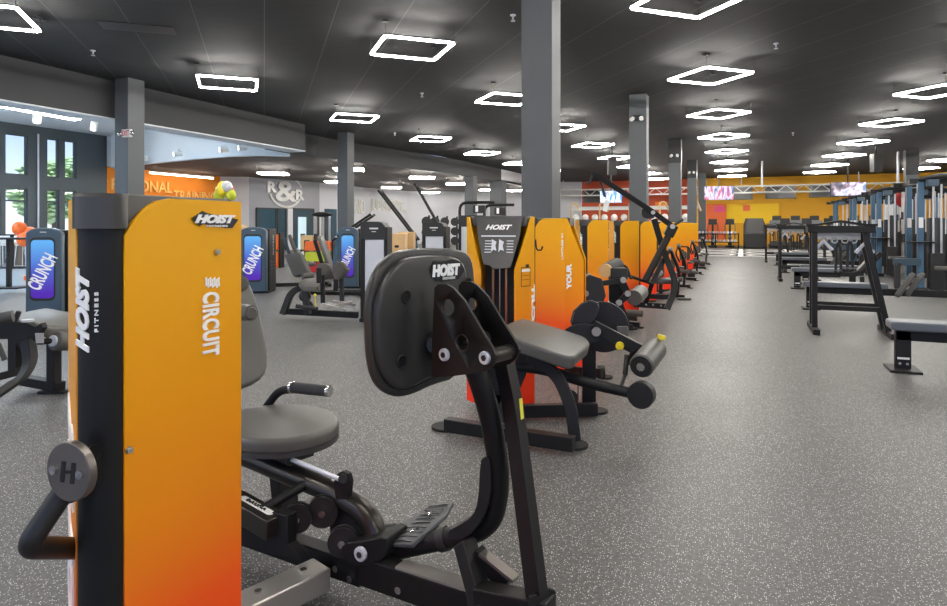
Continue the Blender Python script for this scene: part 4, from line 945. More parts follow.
# cams
def disc(px, py, d, r_, th, par, name='cam_disc', m='black2', n=G(-0.3, -0.95, 0)):
    c = P(px, py, d); return obj(name, MB().cyl(c, c - n * th, r_, 40), m, par, bev=0.002, world=True), c, n
d1, c1, n_ = disc(603, 327, 4.72, 0.19, 0.02, root)
hc = [c1 + n_ * 0.03 + (Z * math.cos(R(a)) + Z.cross(n_) * math.sin(R(a))) * 0.2 * -1 for a in range(-95, 96, 12)]
hv = [P(570, 326, 4.6), P(573, 312, 4.6), P(581, 304, 4.6), P(590, 301, 4.6), P(599, 304, 4.6), P(598, 314, 4.6), P(592, 322, 4.6), P(580, 330, 4.6)]
obj('cam_cover', MB().plate3(smooth_poly(hv, 1), n_ * -1, 0.04), 'black2', d1, world=True)
obj('cam_cover_edge', MB().rtube([P(x, y, 4.59) for x, y in ((571, 322), (574, 311), (582, 303.5), (590, 300.8), (599, 303.8))], 0.012, 0.012, side=n_), 'charcoal', d1, world=True)
hv2 = [P(562, 333, 4.5), P(568, 327, 4.5), P(580, 324, 4.5), P(596, 326, 4.5), P(604, 333, 4.5), P(600, 341, 4.5), P(590, 343, 4.5), P(570, 338, 4.5)]
obj('pivot_cover', MB().plate3(smooth_poly(hv2, 1), -n_, 0.05), 'black2', root, world=True)
c = P(596.5, 331.5, 4.46); obj('pivot_cap', MB().cyl(c, c + n_ * 0.02, 0.032, 24), 'steel', root, bev=0.003, world=True)
la = obj('lever_arm', MB().rtube([P(593, 326, 4.5), P(641, 351, 4.35)], 0.04, 0.085, side=n_), 'black', root, bev=0.003, world=True)
c = P(620, 345.5, 4.38); obj('yellow_knob', MB().cyl(c, c + n_ * 0.03, 0.028, 20).cyl(c + n_ * 0.03, c + n_ * 0.04, 0.016, 12), 'yellow', la, world=True)
r0, r1 = P(641, 366.5, 4.1), P(655, 349, 4.42)
rd = (r1 - r0).normalized()
rp = obj('roller_pad', MB().cyl(r0, r0 + rd * 0.012, 0.068, 32, 0.079).cyl(r0 + rd * 0.012, r1, 0.079, 32), 'pad', root, bev=0.003, world=True)
obj('roller_cap', MB().cyl(r0 - rd * 0.004, r0 + rd * 0.003, 0.07, 28), 'black2', rp, world=True); obj('roller_bolt', MB().cyl(r0 - rd * 0.014, r0 - rd * 0.003, 0.027, 20), 'chrome', rp, world=True)
obj('yellow_knob', MB().cyl(P(661, 339, 4.4), P(662, 335, 4.4), 0.028, 18).cyl(P(658, 343, 4.4), P(661, 339, 4.4), 0.012, 10), 'yellow', rp, world=True)
obj('roller_bracket', MB().cyl(P(652, 350, 4.42), P(659, 342, 4.44), 0.018, 10).rtube([P(640, 351, 4.36), P(633, 352, 4.36), P(629, 365, 4.34)], 0.03, 0.03), 'black', root, world=True)
obj('damper', MB().cyl(P(627, 355, 4.34), P(625, 375, 4.3), 0.018, 12).cyl(P(625, 375, 4.3), P(621, 386, 4.25), 0.012, 12), 'black2', root, world=True)
obj('range_bracket', MB().plate3([P(617, 326, 4.6), P(628, 326, 4.6), P(629, 335, 4.6), P(624, 340, 4.6), P(618, 332, 4.6)], n_, 0.03), 'badge', root, bev=0.002, world=True)
pulley(570, 398, 4.65, 0.06, root)
obj('cable', MB().tube([P(578, 397, 4.66), P(578, 372, 4.66)], 0.004, 6).tube([P(595, 378, 4.7), P(595, 350, 4.7)], 0.004, 6), 'black2', root, world=True)
obj('rear_beam', MB().beam(P(566, 370, 5.2), P(602, 373, 5.0), 0.05, 0.07).cyl(P(598, 372, 5.1), P(604, 372, 5.1), 0.055, 18), 'black', root, world=True)
foot_disc(root, 605, 378, r_=0.07)
# ---- next tower, side on, with dark side shroud and grey rolls
root = thing('abdominal_machine', 'black machine with dark side shroud and pale grey ankle roll behind the leg curl machine', 'exercise machine', G(0.882, 6.09, 0), cam_rot(105))
tower_parts(root, wx=1.1, texts=False, placard=False)
s3 = [c for c in root.children if c.name.startswith('shell_panel')]
a0, b0_ = V(0.05, -0.28, 0), V(0.218 * 1.1, 0.023, 0); t0 = (b0_ - a0).normalized(); n0 = V(t0.y, -t0.x, 0); n0 = n0 if n0.x > 0 else -n0
wf0, wf1 = V(0.218 * 1.1, 0.023, 0), V(0.11 * 1.1, 0.19, 0); tf = (wf1 - wf0).normalized(); nf = V(tf.y, -tf.x, 0); nf = nf if nf.y > 0 else -nf
txt('your_lettering', 'YOUR', wf0 + tf * 0.045 + nf * 0.006 + Z * 0.92, Z, -tf if Z.cross(-tf).dot(nf) > 0 else tf, 0.24, 0.055, 'white', s3[0], bold=0.06)
txt('small_lettering', 'LIMITLESS IN', b0_ - t0 * 0.02 + n0 * 0.004 + Z * 1.2, Z, -t0 if Z.cross(-t0).dot(n0) > 0 else t0, 0.24, 0.02, 'white', s3[0], bold=0.03)
D = 6.2
obj('side_shroud', MB().plate3([P(567, 312, D), P(567, 289, D), P(578, 281, D), P(590, 275, D), P(602, 279, D), P(606, 296, D), P(600, 310, D), P(580, 316, D)], -NB, 0.05), 'black2', root, bev=0.006, world=True)
c = P(586, 293.5, D); obj('bolt', MB().cyl(c, c + NB * 0.02, 0.028, 18), 'steel', root, world=True)
obj('shroud_trim', MB().tube([P(577, 280.5, 6.22), P(583, 276.5, 6.22), P(590, 274, 6.25)], 0.012, 8), 'steel', root, world=True)
obj('post', MB().rtube([P(592, 330, 6.3), P(592, 284, 6.3)], 0.045, 0.05, side=NB), 'bluedark', root, bev=0.004, world=True)
obj('upper_arm', MB().rtube([P(594, 286, 6.3), P(604, 283, 6.3), P(625, 280, 6.35)], 0.05, 0.05, side=NB), 'black', root, world=True)
for px, py in ((623.3, 280), (627.6, 293.5), (619, 302.5)):
    c = P(px, py, 6.25); obj('bolt', MB().cyl(c, c + NB * 0.02, 0.03, 18), 'steel', root, bev=0.003, world=True)
obj('lower_arm', MB().rtube([P(622, 282, 6.35), P(628, 294, 6.35), P(619, 303, 6.35), P(626, 322, 6.35)], 0.06, 0.075, side=NB), 'black', root, bev=0.004, world=True)
obj('back_frame', MB().plate3([P(609, 279, 6.5), P(626, 279, 6.5), P(622, 300, 6.5), P(630, 326, 6.5), P(618, 326, 6.5), P(609, 300, 6.5)], -NB, 0.05), 'black', root, bev=0.003, world=True)
obj('base_beam', MB().beam(FL(595, 329, 0.06), FL(632, 327, 0.06), 0.07, 0.08), 'black', root, bev=0.003, world=True)
ch = P(618, 273.5, 6.5); obj('chest_block', MB().box(ch, (0.17, 0.15, 0.12), YAW), 'black2', root, 0.01, world=True)
obj('upper_roll', MB().cyl(P(607, 270, 6.55), P(618, 264.5, 6.7), 0.075, 24), 'padd', root, bev=0.006, world=True)
obj('tan_roll_end', MB().cyl(P(605, 271, 6.5), P(607, 270, 6.55), 0.07, 24), 'tan', root, world=True)
r0, r1 = P(634, 298, 6.3), P(641, 292, 6.6); rp = obj('ankle_roll', MB().cyl(r0, r1, 0.078, 28), 'pad', root, bev=0.006, world=True)
foot_disc(root, 632, 329, r_=0.08)
# ---- further towers, each with a frame of its own kind
def generic_frame(root, kind):
    """local frame: tower at the origin, machine grows along +y then +x"""
    def A(n, mb, m, b=0.004):
        mb.v = [V(v.x * 0.85, v.y * 0.66 + 0.08, v.z * 0.74) for v in mb.v]; return obj(n, mb, m, root, bev=b)
    A('base_beam', MB().beam(V(0, 0.05, 0.07), V(0.1, 1.3, 0.07), 0.08, 0.09).beam(V(-0.3, 1.25, 0.06), V(0.45, 1.25, 0.06), 0.07, 0.08), 'black')
    A('rubber_foot', MB().cyl(V(-0.3, 1.25, 0), V(-0.3, 1.25, 0.02), 0.07, 16), 'rubber', 0); A('rubber_foot', MB().cyl(V(0.45, 1.25, 0), V(0.45, 1.25, 0.02), 0.07, 16), 'rubber', 0)
    A('seat_post', MB().rtube([V(0.06, 0.75, 0.08), V(0.06, 0.78, 0.42)], 0.07, 0.07), 'black')
    A('seat', MB().plate(rr(0.4, 0.42, 0.12), V(0.06, 0.8, 0.43), V(1, 0, 0), V(0, 1, 0), 0.07, 0.02), 'pad', 0)
    if kind == 0:
        A('backrest', MB().plate(rr(0.34, 0.55, 0.1), V(0.06, 0.52, 0.85), V(1, 0, 0), V(0, -0.2, 1).normalized(), 0.07, 0.02), 'pad', 0)
        A('upright', MB().rtube(fil([V(0.3, 1.2, 0.08), V(0.34, 1.25, 0.7), V(0.2, 1.0, 1.28)], 0.2), 0.06, 0.07, side=V(1, 0, 0)), 'black')
        A('press_arm', MB().tube(fil([V(0.2, 1.0, 1.28), V(0.2, 0.7, 1.05), V(0.25, 0.9, 0.8)], 0.1), 0.022, 12), 'black', 0)
        A('pivot_cap', MB().cyl(V(0.16, 1.0, 1.28), V(0.26, 1.0, 1.28), 0.05, 18), 'steel', 0)
        A('roller_pad', MB().cyl(V(0.1, 1.22, 0.5), V(0.42, 1.22, 0.5), 0.06, 18), 'pad', 0)
    else:
        A('chest_pad', MB().plate(rr(0.3, 0.3, 0.08), V(0.06, 1.12, 0.85), V(1, 0, 0), V(0, 0.1, 1).normalized(), 0.07, 0.02), 'pad', 0)
        A('upright', MB().rtube(fil([V(0.06, 1.25, 0.08), V(0.06, 1.3, 0.6), V(0.06, 1.2, 1.05)], 0.2), 0.06, 0.07, side=V(1, 0, 0)), 'black')
        A('pull_arm', MB().tube(fil([V(-0.2, 1.25, 0.95), V(-0.1, 1.3, 1.15), V(0.22, 1.3, 1.15), V(0.32, 1.2, 0.9)], 0.1), 0.02, 12), 'black', 0)
        A('foot_plate', MB().box((0.3, 1.3, 0.2), (0.2, 0.06, 0.16)), 'charcoal')
        A('roller_pad', MB().cyl(V(0.3, 1.0, 0.3), V(0.55, 1.0, 0.3), 0.06, 18), 'pad', 0)
roww = [(1.485, 7.97, 29, 'orange tower with a black HOIST post, behind the ankle roll machine', 1),
        (2.32, 9.77, 32, None, 2), (3.12, 11.5, 40, 'orange circuit machine directly behind the tall lever arm', 0)]
def w2c(X, Y): return (CA * X + SA * Y, -SA * X + CA * Y)
ords = ['first', 'second', 'third', 'fourth', 'fifth', 'sixth']
for i, Y in enumerate((13.9, 15.9, 18.1, 20.4, 22.8)):
    l, d = w2c(-1.62, Y); roww.append((l, d, 34, 'orange circuit machine beyond the lever machine, %s of the receding five' % ords[i], i % 2))
for i, (l, d, phi, lab, kind) in enumerate(roww):
    if kind == 2: continue
    root = thing('circuit_machine', lab, 'exercise machine', G(l, d, 0), cam_rot(phi), 'circuit machines receding along the aisle')
    tower_parts(root, detail=1, texts=(i < 5), placard=True, wx=1.0)
    generic_frame(root, kind)
# ---- machine with the tall lever arm
root = thing('lever_row_machine', 'black machine with a long slanted overhead lever arm and A-shaped frame', 'exercise machine', G(2.32, 9.77, 0), cam_rot(32))
tower_parts(root, detail=1, texts=True, wx=1.1)
D = 9.3
la = obj('overhead_arm', MB().rtube([P(592, 172.5, D - 0.2), P(653, 212, D), P(672, 226, D)], 0.05, 0.075, side=NB), 'black', root, bev=0.004, world=True)
obj('top_highlight', MB().rtube([P(594, 172, D - 0.2), P(653, 210.3, D)], 0.045, 0.012, side=NB), 'charcoal', la, world=True)
obj('arm_hub', MB().cyl(P(593, 173, D - 0.3), P(593, 173, D - 0.1), 0.035, 16), 'black', la, world=True)
obj('hand_grip', MB().tube(fil([P(593, 174, D - 0.2), P(589, 183, D - 0.2), P(585, 184, D - 0.2)], 0.05), 0.016, 10), 'foam', la, world=True)
obj('hand_grip', MB().tube(fil([P(600, 178, D - 0.1), P(603, 190, D - 0.1), P(605, 197, D - 0.1)], 0.05), 0.018, 10), 'foam', la, world=True)
obj('instruction_tag', MB().plate3([P(603.5, 204, D), P(606, 199.5, D), P(610, 201, D), P(607, 212, D), P(603, 211, D)], NB, 0.006), 'white', la, world=True)
obj('tag_strap', MB().tube([P(604, 178, D), P(606, 200, D)], 0.004, 6), 'black2', la, world=True)
obj('counterweight', MB().plate3(smooth_poly([P(642, 207.5, D), P(650, 210, D), P(655, 214, D), P(654, 219, D), P(644, 218.5, D), P(641.5, 214, D)], 1), -NB, 0.12), 'black2', la, world=True)
c = P(653, 212.5, D - 0.06); obj('pivot_cap', MB().cyl(c, c + NB * 0.03, 0.03, 16), 'steel', la, world=True)
obj('side_grip', MB().tube([P(671, 227, D), P(683, 219.5, D)], 0.022, 10), 'foam', root, world=True)
c = P(672.5, 226.5, D - 0.08); obj('pivot_cap', MB().cyl(c, c + NB * 0.03, 0.035, 16), 'steel', root, world=True)
obj('pivot_block', MB().rtube([P(673.5, 225, D), P(668, 236, D)], 0.14, 0.14, side=NB), 'black', root, bev=0.01, world=True)
obj('long_brace', MB().tube([P(671, 231, D), P(645, 281, D - 0.2)], 0.05, 16), 'black', root, world=True)
obj('a_frame_leg', MB().rtube(fil([P(654, 219, D + 0.1), P(663, 250, D + 0.1), P(677, 285, D), P(667, 309, D - 0.15)], 0.3, 7), 0.06, 0.085, side=NB), 'black', root, bev=0.005, world=True)
obj('base_beam', MB().rtube([P(634, 304, 9.6), P(669, 306.5, 9.35)], 0.09, 0.08), 'black', root, bev=0.005, world=True)
obj('base_beam', MB().rtube([P(640, 296, 10.4), P(672, 297, 10.3)], 0.07, 0.08), 'black', root, bev=0.005, world=True)
obj('link_bar', MB().tube([P(628, 275.5, D - 0.3), P(653, 284, D - 0.1)], 0.022, 10), 'black', root, world=True)
obj('cross_brace', MB().tube([P(652, 283, D), P(668, 252, D + 0.2)], 0.035, 12), 'black', root, world=True)
obj('front_leg', MB().rtube([P(645, 305, D + 0.2), P(652, 283, D), P(662, 262, D + 0.1)], 0.05, 0.06, side=NB), 'black', root, world=True)
sp_ = P(663, 283, D + 0.3); obj('seat', MB().plate(rr(0.42, 0.36, 0.12), sp_, G(1, 0, 0), G(0, 1, 0), 0.07, 0.02), 'pad', root, world=True)
obj('knee_roll', MB().cyl(P(655, 276, D + 0.1), P(660, 273, D + 0.5), 0.05, 18), 'pad', root, world=True)
for px, py in ((646, 304.5), (653, 304.8), (661, 305.5)):
    c = P(px, py, 9.3); obj('bolt', MB().cyl(c, c + NB * 0.015, 0.016, 10), 'chrome', root, world=True)
p = FL(684, 300, 0); obj('rubber_foot', MB().box(p + Z * 0.02, (0.22, 0.16, 0.04), YAW), 'charcoal', root, 0.005, world=True)
# ================================================================ LEFT SIDE
# leg extension at the left edge
root = thing('leg_extension_machine', 'black leg extension machine with tan-grey seat pad at the left edge', 'exercise machine', FL(34, 392, 0))
D = 5.25
pp = [P(16, 316, D), P(24, 311.5, 5.5), P(47, 307.5, 5.9), P(72, 313, 6.0), P(92, 319, 5.8), P(92, 327, 5.3), P(50, 329, 5.1), P(36, 322, 5.05), P(18, 320, 5.1)]
obj('seat_pad', MB().plate3(rpoly(pp, 0.08), -Z, 0.09, 0.02), 'pad', root, world=True)
r0, r1 = P(54, 341, 5.1), P(84, 341, 5.35); rp = obj('roller_pad', MB().cyl(r0, r1, 0.078, 28), 'pad', root, bev=0.012, world=True)
rd = (r1 - r0).normalized(); obj('roller_ring', MB().cyl(r0 - rd * 0.02, r0 + rd * 0.001, 0.045, 20), 'silver', rp, bev=0.004, world=True)
obj('roller_axle', MB().cyl(P(30, 342, 5.05), P(53, 341, 5.1), 0.024, 14), 'bronze', rp, world=True)
obj('upright', MB().rtube([P(17, 335, D), P(17, 372, D)], 0.1, 0.08, side=NB), 'black', root, bev=0.004, world=True)
obj('rear_leg', MB().rtube([P(54, 330, D), P(54, 390, D)], 0.08, 0.075, side=NB), 'black', root, bev=0.004, world=True)
obj('base_beam', MB().rtube([P(24, 380, 5.35), P(61, 386.5, 5.25)], 0.09, 0.075), 'black', root, bev=0.004, world=True)
obj('curved_tube', MB().rtube(fil([P(28, 340, 4.95), P(31, 362, 4.9), P(24, 376, 4.8), P(-14, 402, 4.5)], 0.25, 7), 0.075, 0.08, side=NB), 'black', root, bev=0.01, world=True)
obj('curved_tube', MB().rtube(fil([P(24, 370, 5.1), P(6, 375, 5.0), P(-16, 380, 4.9)], 0.2, 5), 0.06, 0.06, side=NB), 'black', root, bev=0.01, world=True)
obj('lever_plate', MB().plate3([P(-12, 325, 4.9), P(14, 320, 4.95), P(32, 322, 5.0), P(40, 326, 5.0), P(46, 322, 5.0), P(48, 327, 5.0), P(42, 336, 5.0), P(36, 346, 5.0), P(26, 350, 4.95), P(18, 338, 4.95), P(-12, 338, 4.9)], NB, 0.05), 'black', root, bev=0.004, world=True)
obj('adjust_lever', MB().rtube([P(15, 322, 4.85), P(19, 311, 4.85)], 0.03, 0.03), 'black2', root, bev=0.006, world=True)
obj('release_button', MB().cyl(P(28, 321.5, 4.9), P(28, 319.5, 4.9), 0.045, 18), 'silver', root, world=True)
obj('lower_roll', MB().cyl(P(-8, 320, 4.7), P(13, 316, 4.75), 0.045, 16), 'padd', root, world=True)
obj('grip', MB().cyl(P(-2, 344, 4.5), P(5, 360, 4.5), 0.018, 12), 'foam', root, world=True)
obj('steel_plate', MB().plate3([P(36, 333, 4.94), P(44, 333, 4.94), P(44, 343, 4.94), P(37, 343, 4.94)], NB, 0.01), 'steel', root, world=True)
p = FL(54, 393, 0); obj('rubber_foot', MB().box(p + Z * 0.012, (0.22, 0.09, 0.024), YAW), 'black', root, 0.003, world=True)
# blue-lit selector towers
def display_tower(l, d, rz, lab, w=0.52, dep=0.36, h=1.36, text=True):
    t = thing('cable_machine_tower', lab, 'exercise machine', G(l, d, 0), rz)
    n = 10; prof = [(-w / 2, 0.03), (w / 2, 0.03)] + [(w / 2 * math.cos(R(a)) * (1 if abs(math.cos(R(a))) > .99 else 1), h - 0.10 + 0.10 * math.sin(R(a))) for a in range(0, 181, 15)]
    obj('cover', MB().plate([(x, z) for x, z in prof], V(0, -0.14, 0), V(1, 0, 0), Z, 0.14), 'bluedark', t, 0.02)
    obj('side_housing', MB().box((0, dep / 2 - 0.02, h / 2 - 0.02), (w * 0.98, dep, h - 0.04)), 'black2', t, 0.015)
    dd = obj('display', MB().plate(rr(w * 0.64, h * 0.66, 0.06), V(-0.01, -0.283, h * 0.53), V(1, 0, 0), Z, 0.004), 'disp', t)
    obj('display_rim', MB().plate(rr(w * 0.72, h * 0.72, 0.08), V(-0.01, -0.281, h * 0.53), V(1, 0, 0), Z, 0.002), 'black2', t)
    u = V(0.45, 0, 0.9).normalized(); v = V(-0.9, 0, 0.45).normalized()
    for q, (o, k) in enumerate(((0.004, 0.03),)):
        lt = txt('logo_lettering', 'CRUNCH', V(-0.01, -0.288 - o + 0.004, h * 0.5), u, v, w * 1.15, w * 0.42, 'white' if q == 0 else 'purple', dd, bold=k if q == 0 else -0.005, ex=0.0006 + 0.0004 * q)
    obj('maker_mark', MB().box((0, -0.283, h - 0.07), (0.09, 0.004, 0.014)), 'silver', t)
    if text: txt('side_lettering', 'MATRIX', V(w / 2 * 0.98 + 0.003, dep * 0.5, h * 0.72), Z, V(0, -1, 0), 0.42, 0.05, 'wplas', t, bold=0.02, spacing=1.1)
    for i in range(6): obj('cable_port', MB().box((w / 2 * 0.98 + 0.003, dep * (0.3 + 0.4 * (i % 2)), 0.62 - 0.07 * (i // 2)), (0.006, 0.02, 0.015)), 'silver', t)
    obj('foot_rail', MB().box((0, 0.05, 0.015), (w + 0.06, 0.5, 0.03)), 'black', t, 0.004)
    return t
M['purple'] = mat('violet_print', (90, 60, 190), 0.5)
display_tower(-6.68, 10.0, YAW + R(10), 'dark blue MATRIX tower with glowing CRUNCH panel beside the near orange tower left edge', w=0.5)
display_tower(-4.52, 13.2, YAW + R(2), 'dark blue MATRIX tower with glowing CRUNCH panel right of the near orange tower', w=0.52, dep=0.5)
# seat frame behind the second display tower
def seated_machine(l, d, rz, lab, m='bluedark', group=None, tall=False, arms=True):
    t = thing('seated_machine', lab, 'exercise machine', G(l, d, 0), rz, group)
    obj('base_beam', MB().beam(V(-0.6, 0, 0.06), V(0.6, 0, 0.06), 0.08, 0.08).beam(V(0.55, -0.3, 0.05), V(0.55, 0.3, 0.05), 0.07, 0.07), 'black', t, 0.004)
    obj('seat_post', MB().beam(V(0, 0, 0.06), V(0.02, 0, 0.46), 0.09, 0.09, V(0, 1, 0)), m, t, 0.004)
    obj('seat', MB().plate(rr(0.42, 0.4, 0.1), V(0.05, 0, 0.47), V(1, 0, 0), V(0, 1, 0), 0.07, 0.02), 'pad', t)
    obj('backrest', MB().plate(rr(0.36, 0.66, 0.12), V(-0.24, 0, 0.86), V(0, 1, 0), V(-0.32, 0, 0.95), 0.07, 0.02), 'pad', t)
    obj('back_post', MB().beam(V(-0.2, 0, 0.4), V(-0.42, 0, 1.1), 0.07, 0.05, V(0, 1, 0)), m, t, 0.004)
    for s in (-1, 1) if arms else ():
        obj('arm', MB().tube(fil([V(-0.3, s * 0.3, 0.9), V(-0.05, s * 0.34, 1.08), V(0.3, s * 0.33, 0.92), V(0.36, s * 0.3, 0.7)], 0.12), 0.028, 12), m, t)
        obj('grip', MB().cyl(V(0.36, s * 0.3, 0.7), V(0.38, s * 0.28, 0.58), 0.025, 12), 'foam', t)
    if tall:
        obj('mast', MB().beam(V(-0.55, 0, 0.05), V(-0.5, 0, 1.7), 0.09, 0.09, V(0, 1, 0)), m, t, 0.004)
        for s in (-1, 1): obj('lever', MB().beam(V(-0.5, s * 0.2, 1.7), V(0.35, s * 0.3, 1.25), 0.05, 0.05, V(0, 1, 0)), 'black', t)
    return t
seated_machine(-3.85, 14.3, YAW + R(20), 'grey seated machine with slate frame just right of the second glowing tower', arms=False)
seated_machine(-2.75, 12.6, YAW + R(0), 'seated machine with upright grey back pad behind the thigh pads', m='black', arms=False)
# inner thigh machine with tower
root = thing('inner_thigh_machine', 'black hip machine with two rounded grey thigh pads and a silver-fronted tower', 'exercise machine', G(-2.1, 9.2, 0), YAW)
D = 9.2
obj('backrest', MB().plate3(rpoly([P(283.5, 254.5, 9.35), P(299, 252, 9.15), P(308, 273, 9.1), P(293, 277, 9.3)], 0.05), G(0.5, 0.6, -0.2), 0.08, 0.015), 'pad', root, world=True)
obj('seat', MB().plate3(rpoly([P(298, 281, 9.1), P(308, 277, 9.5), P(322, 280, 9.45), P(318, 287, 9.05), P(302, 287, 9.0)], 0.06), -Z, 0.07, 0.02), 'pad', root, world=True)
obj('lumbar_roll', MB().cyl(P(303, 276, 9.0), P(313, 275, 9.1), 0.04, 16), 'pad', root, world=True)
for k, (x0, x1, y0, y1) in enumerate(((315.5, 331.5, 263, 281), (332, 346.5, 261.5, 280))):
    pts = smooth_poly([P(x0, y1 - 1, D), P(x0, y0 + 2, D), P(x0 + 5, y0, D), P(x1 - 4, y0 + 1, D + .1), P(x1, y0 + 8, D + .1), P(x1 - 3, y1 - 2, D + .1), P(x0 + 6, y1, D)], 1)
    obj('thigh_pad', MB().plate3(pts, G(0.3, 0.95, 0), 0.1, 0.03), 'pad', root, world=True)
obj('pad_plate', MB().plate3([P(317, 268, D - .05), P(321.5, 268, D - .05), P(322, 283, D - .05), P(317, 283, D - .05)], NB, 0.02), 'black', root, world=True)
obj('pad_post', MB().rtube([P(322.5, 275, D + 0.05), P(323, 303, D)], 0.055, 0.055, side=NB), 'black', root, bev=0.004, world=True)
obj('pad_post', MB().rtube([P(341.5, 276, D + 0.15), P(342, 301, D + 0.1)], 0.055, 0.055, side=NB), 'black', root, bev=0.004, world=True)
obj('front_leg', MB().rtube(fil([P(283, 314, 9.15), P(292, 290, 9.2), P(312, 286, 9.3)], 0.15), 0.09, 0.085, side=NB), 'black', root, bev=0.005, world=True)
obj('base_beam', MB().rtube([P(283, 311, 9.4), P(358, 315, 9.25)], 0.08, 0.09), 'black', root, bev=0.005, world=True)
obj('cross_bar', MB().rtube([P(312, 293, 9.6), P(362, 293.5, 9.5)], 0.05, 0.05), 'black', root, world=True)
obj('linkage', MB().ball(P(305, 296, 9.15), 0.09).ball(P(308, 306, 9.15), 0.08).rtube([P(305, 290, 9.1), P(308, 314, 9.1)], 0.09, 0.08, side=NB).tube([P(296, 306, 9.0), P(318, 309, 9.0)], 0.03), 'black2', root, world=True)
obj('yellow_pin', MB().tube([P(315, 296, 9.0), P(316, 308, 9.0)], 0.008, 8).ball(P(315, 295, 9.0), 0.02), 'yellow', root, world=True)
for a_, b_ in (((322, 304, 8.9), (345, 310, 8.85)), ((332, 301, 9.2), (355, 305, 9.15)), ((326, 308, 8.85), (352, 302, 9.1))):
    obj('foot_rest', MB().rtube([P(*a_), P(*b_)], 0.05, 0.03), 'steel', root, bev=0.003, world=True)
def selector_tower(root, l, d, rz, h=1.45, w=0.36, dep=0.28, text=True):
    T = Matrix.Translation(root.location) @ Matrix.Rotation(root.rotation_euler.z, 4, 'Z'); T = T.inverted() @ (Matrix.Translation(G(l, d, 0)) @ Matrix.Rotation(rz, 4, 'Z'))
    def A(n, mb, m, b=0.0, par=root): mb.v = [T @ v for v in mb.v]; return obj(n, mb, m, par, b)
    A('tower_side', MB().box((-w / 2 - 0.03, dep / 2, h / 2), (0.06, dep, h)), 'black', 0.006); A('tower_side', MB().box((w / 2 + 0.02, dep / 2, h / 2 - 0.04), (0.04, dep, h - 0.08)), 'black', 0.006)
    hd = A('tower_header', MB().plate([(-w / 2 - 0.05, h - 0.26), (w / 2 + 0.03, h - 0.26), (w / 2 + 0.03, h - 0.10), (w / 2 - 0.03, h - 0.02), (w / 2 - 0.1, h), (-w / 2 - 0.05, h)], V(0, -0.015, 0), V(1, 0, 0), Z, -dep - 0.0), 'black2', 0.006)
    sh = A('tower_shroud', MB().box((0, 0.01, (h - 0.26) / 2 + 0.03), (w - 0.02, 0.02, h - 0.32)), 'silver', 0.004)
    A('tower_back', MB().box((0, dep - 0.02, h / 2 - 0.04), (w, 0.03, h - 0.08)), 'black2')
    A('header_mark', MB().box((0, -0.03, h - 0.10), (w * 0.42, 0.01, 0.022)).box((0, -0.03, h - 0.145), (w * 0.2, 0.01, 0.01)), 'wplas', 0, hd)
    A('warning_label', MB().box((-0.06, -0.002, 0.42), (0.16, 0.004, 0.06)), 'charcoal', 0, sh)
    A('tower_base', MB().box((0, dep / 2, 0.03), (w + 0.12, dep + 0.1, 0.06)), 'black', 0.006)
selector_tower(root, -1.43, 9.1, YAW - R(8), w=0.3)
def lone_tower(l, d, rz, lab, h=1.45, w=0.38, m='silver', arch=False):
    t = thing('selector_tower', lab, 'exercise machine', G(l, d, 0), rz); selector_tower(t, l, d, rz, h, w)
    if arch:
        obj('arch_bar', MB().tube(fil([V(-w / 2 - 0.02, 0.1, 0.1), V(-w / 2 - 0.05, 0.1, h + 0.3), V(0.45, 0.1, h + 0.3)], 0.2), 0.035, 12), 'black', t)
        obj('pulley_head', MB().box((0.1, 0.1, h + 0.14), (0.28, 0.12, 0.18)), 'black2', t, 0.01); obj('pulley_plate', MB().box((0.05, 0.03, h + 0.15), (0.06, 0.02, 0.14)), 'white', t)
        obj('seat', MB().plate(rr(0.4, 0.36, 0.1), V(0.1, -0.7, 0.5), V(1, 0, 0), V(0, 1, 0), 0.07, 0.02), 'pad', t)
        obj('seat_post', MB().box((0.1, -0.7, 0.25), (0.08, 0.08, 0.5)).box((0.1, -0.4, 0.04), (0.1, 0.9, 0.08)), 'black', t, 0.004)
    return t
lone_tower(-0.72, 11.6, YAW - R(15), 'low silver-fronted black tower behind the top of the big foot plate', w=0.36)
lone_tower(0.02, 14.4, YAW - R(8), 'tall arched cable tower with silver front left of the placard tower', h=1.62, w=0.62, arch=True)
lone_tower(0.55, 15.6, YAW - R(8), 'second arched cable tower just behind the placard tower', h=1.6, w=0.5, arch=True)
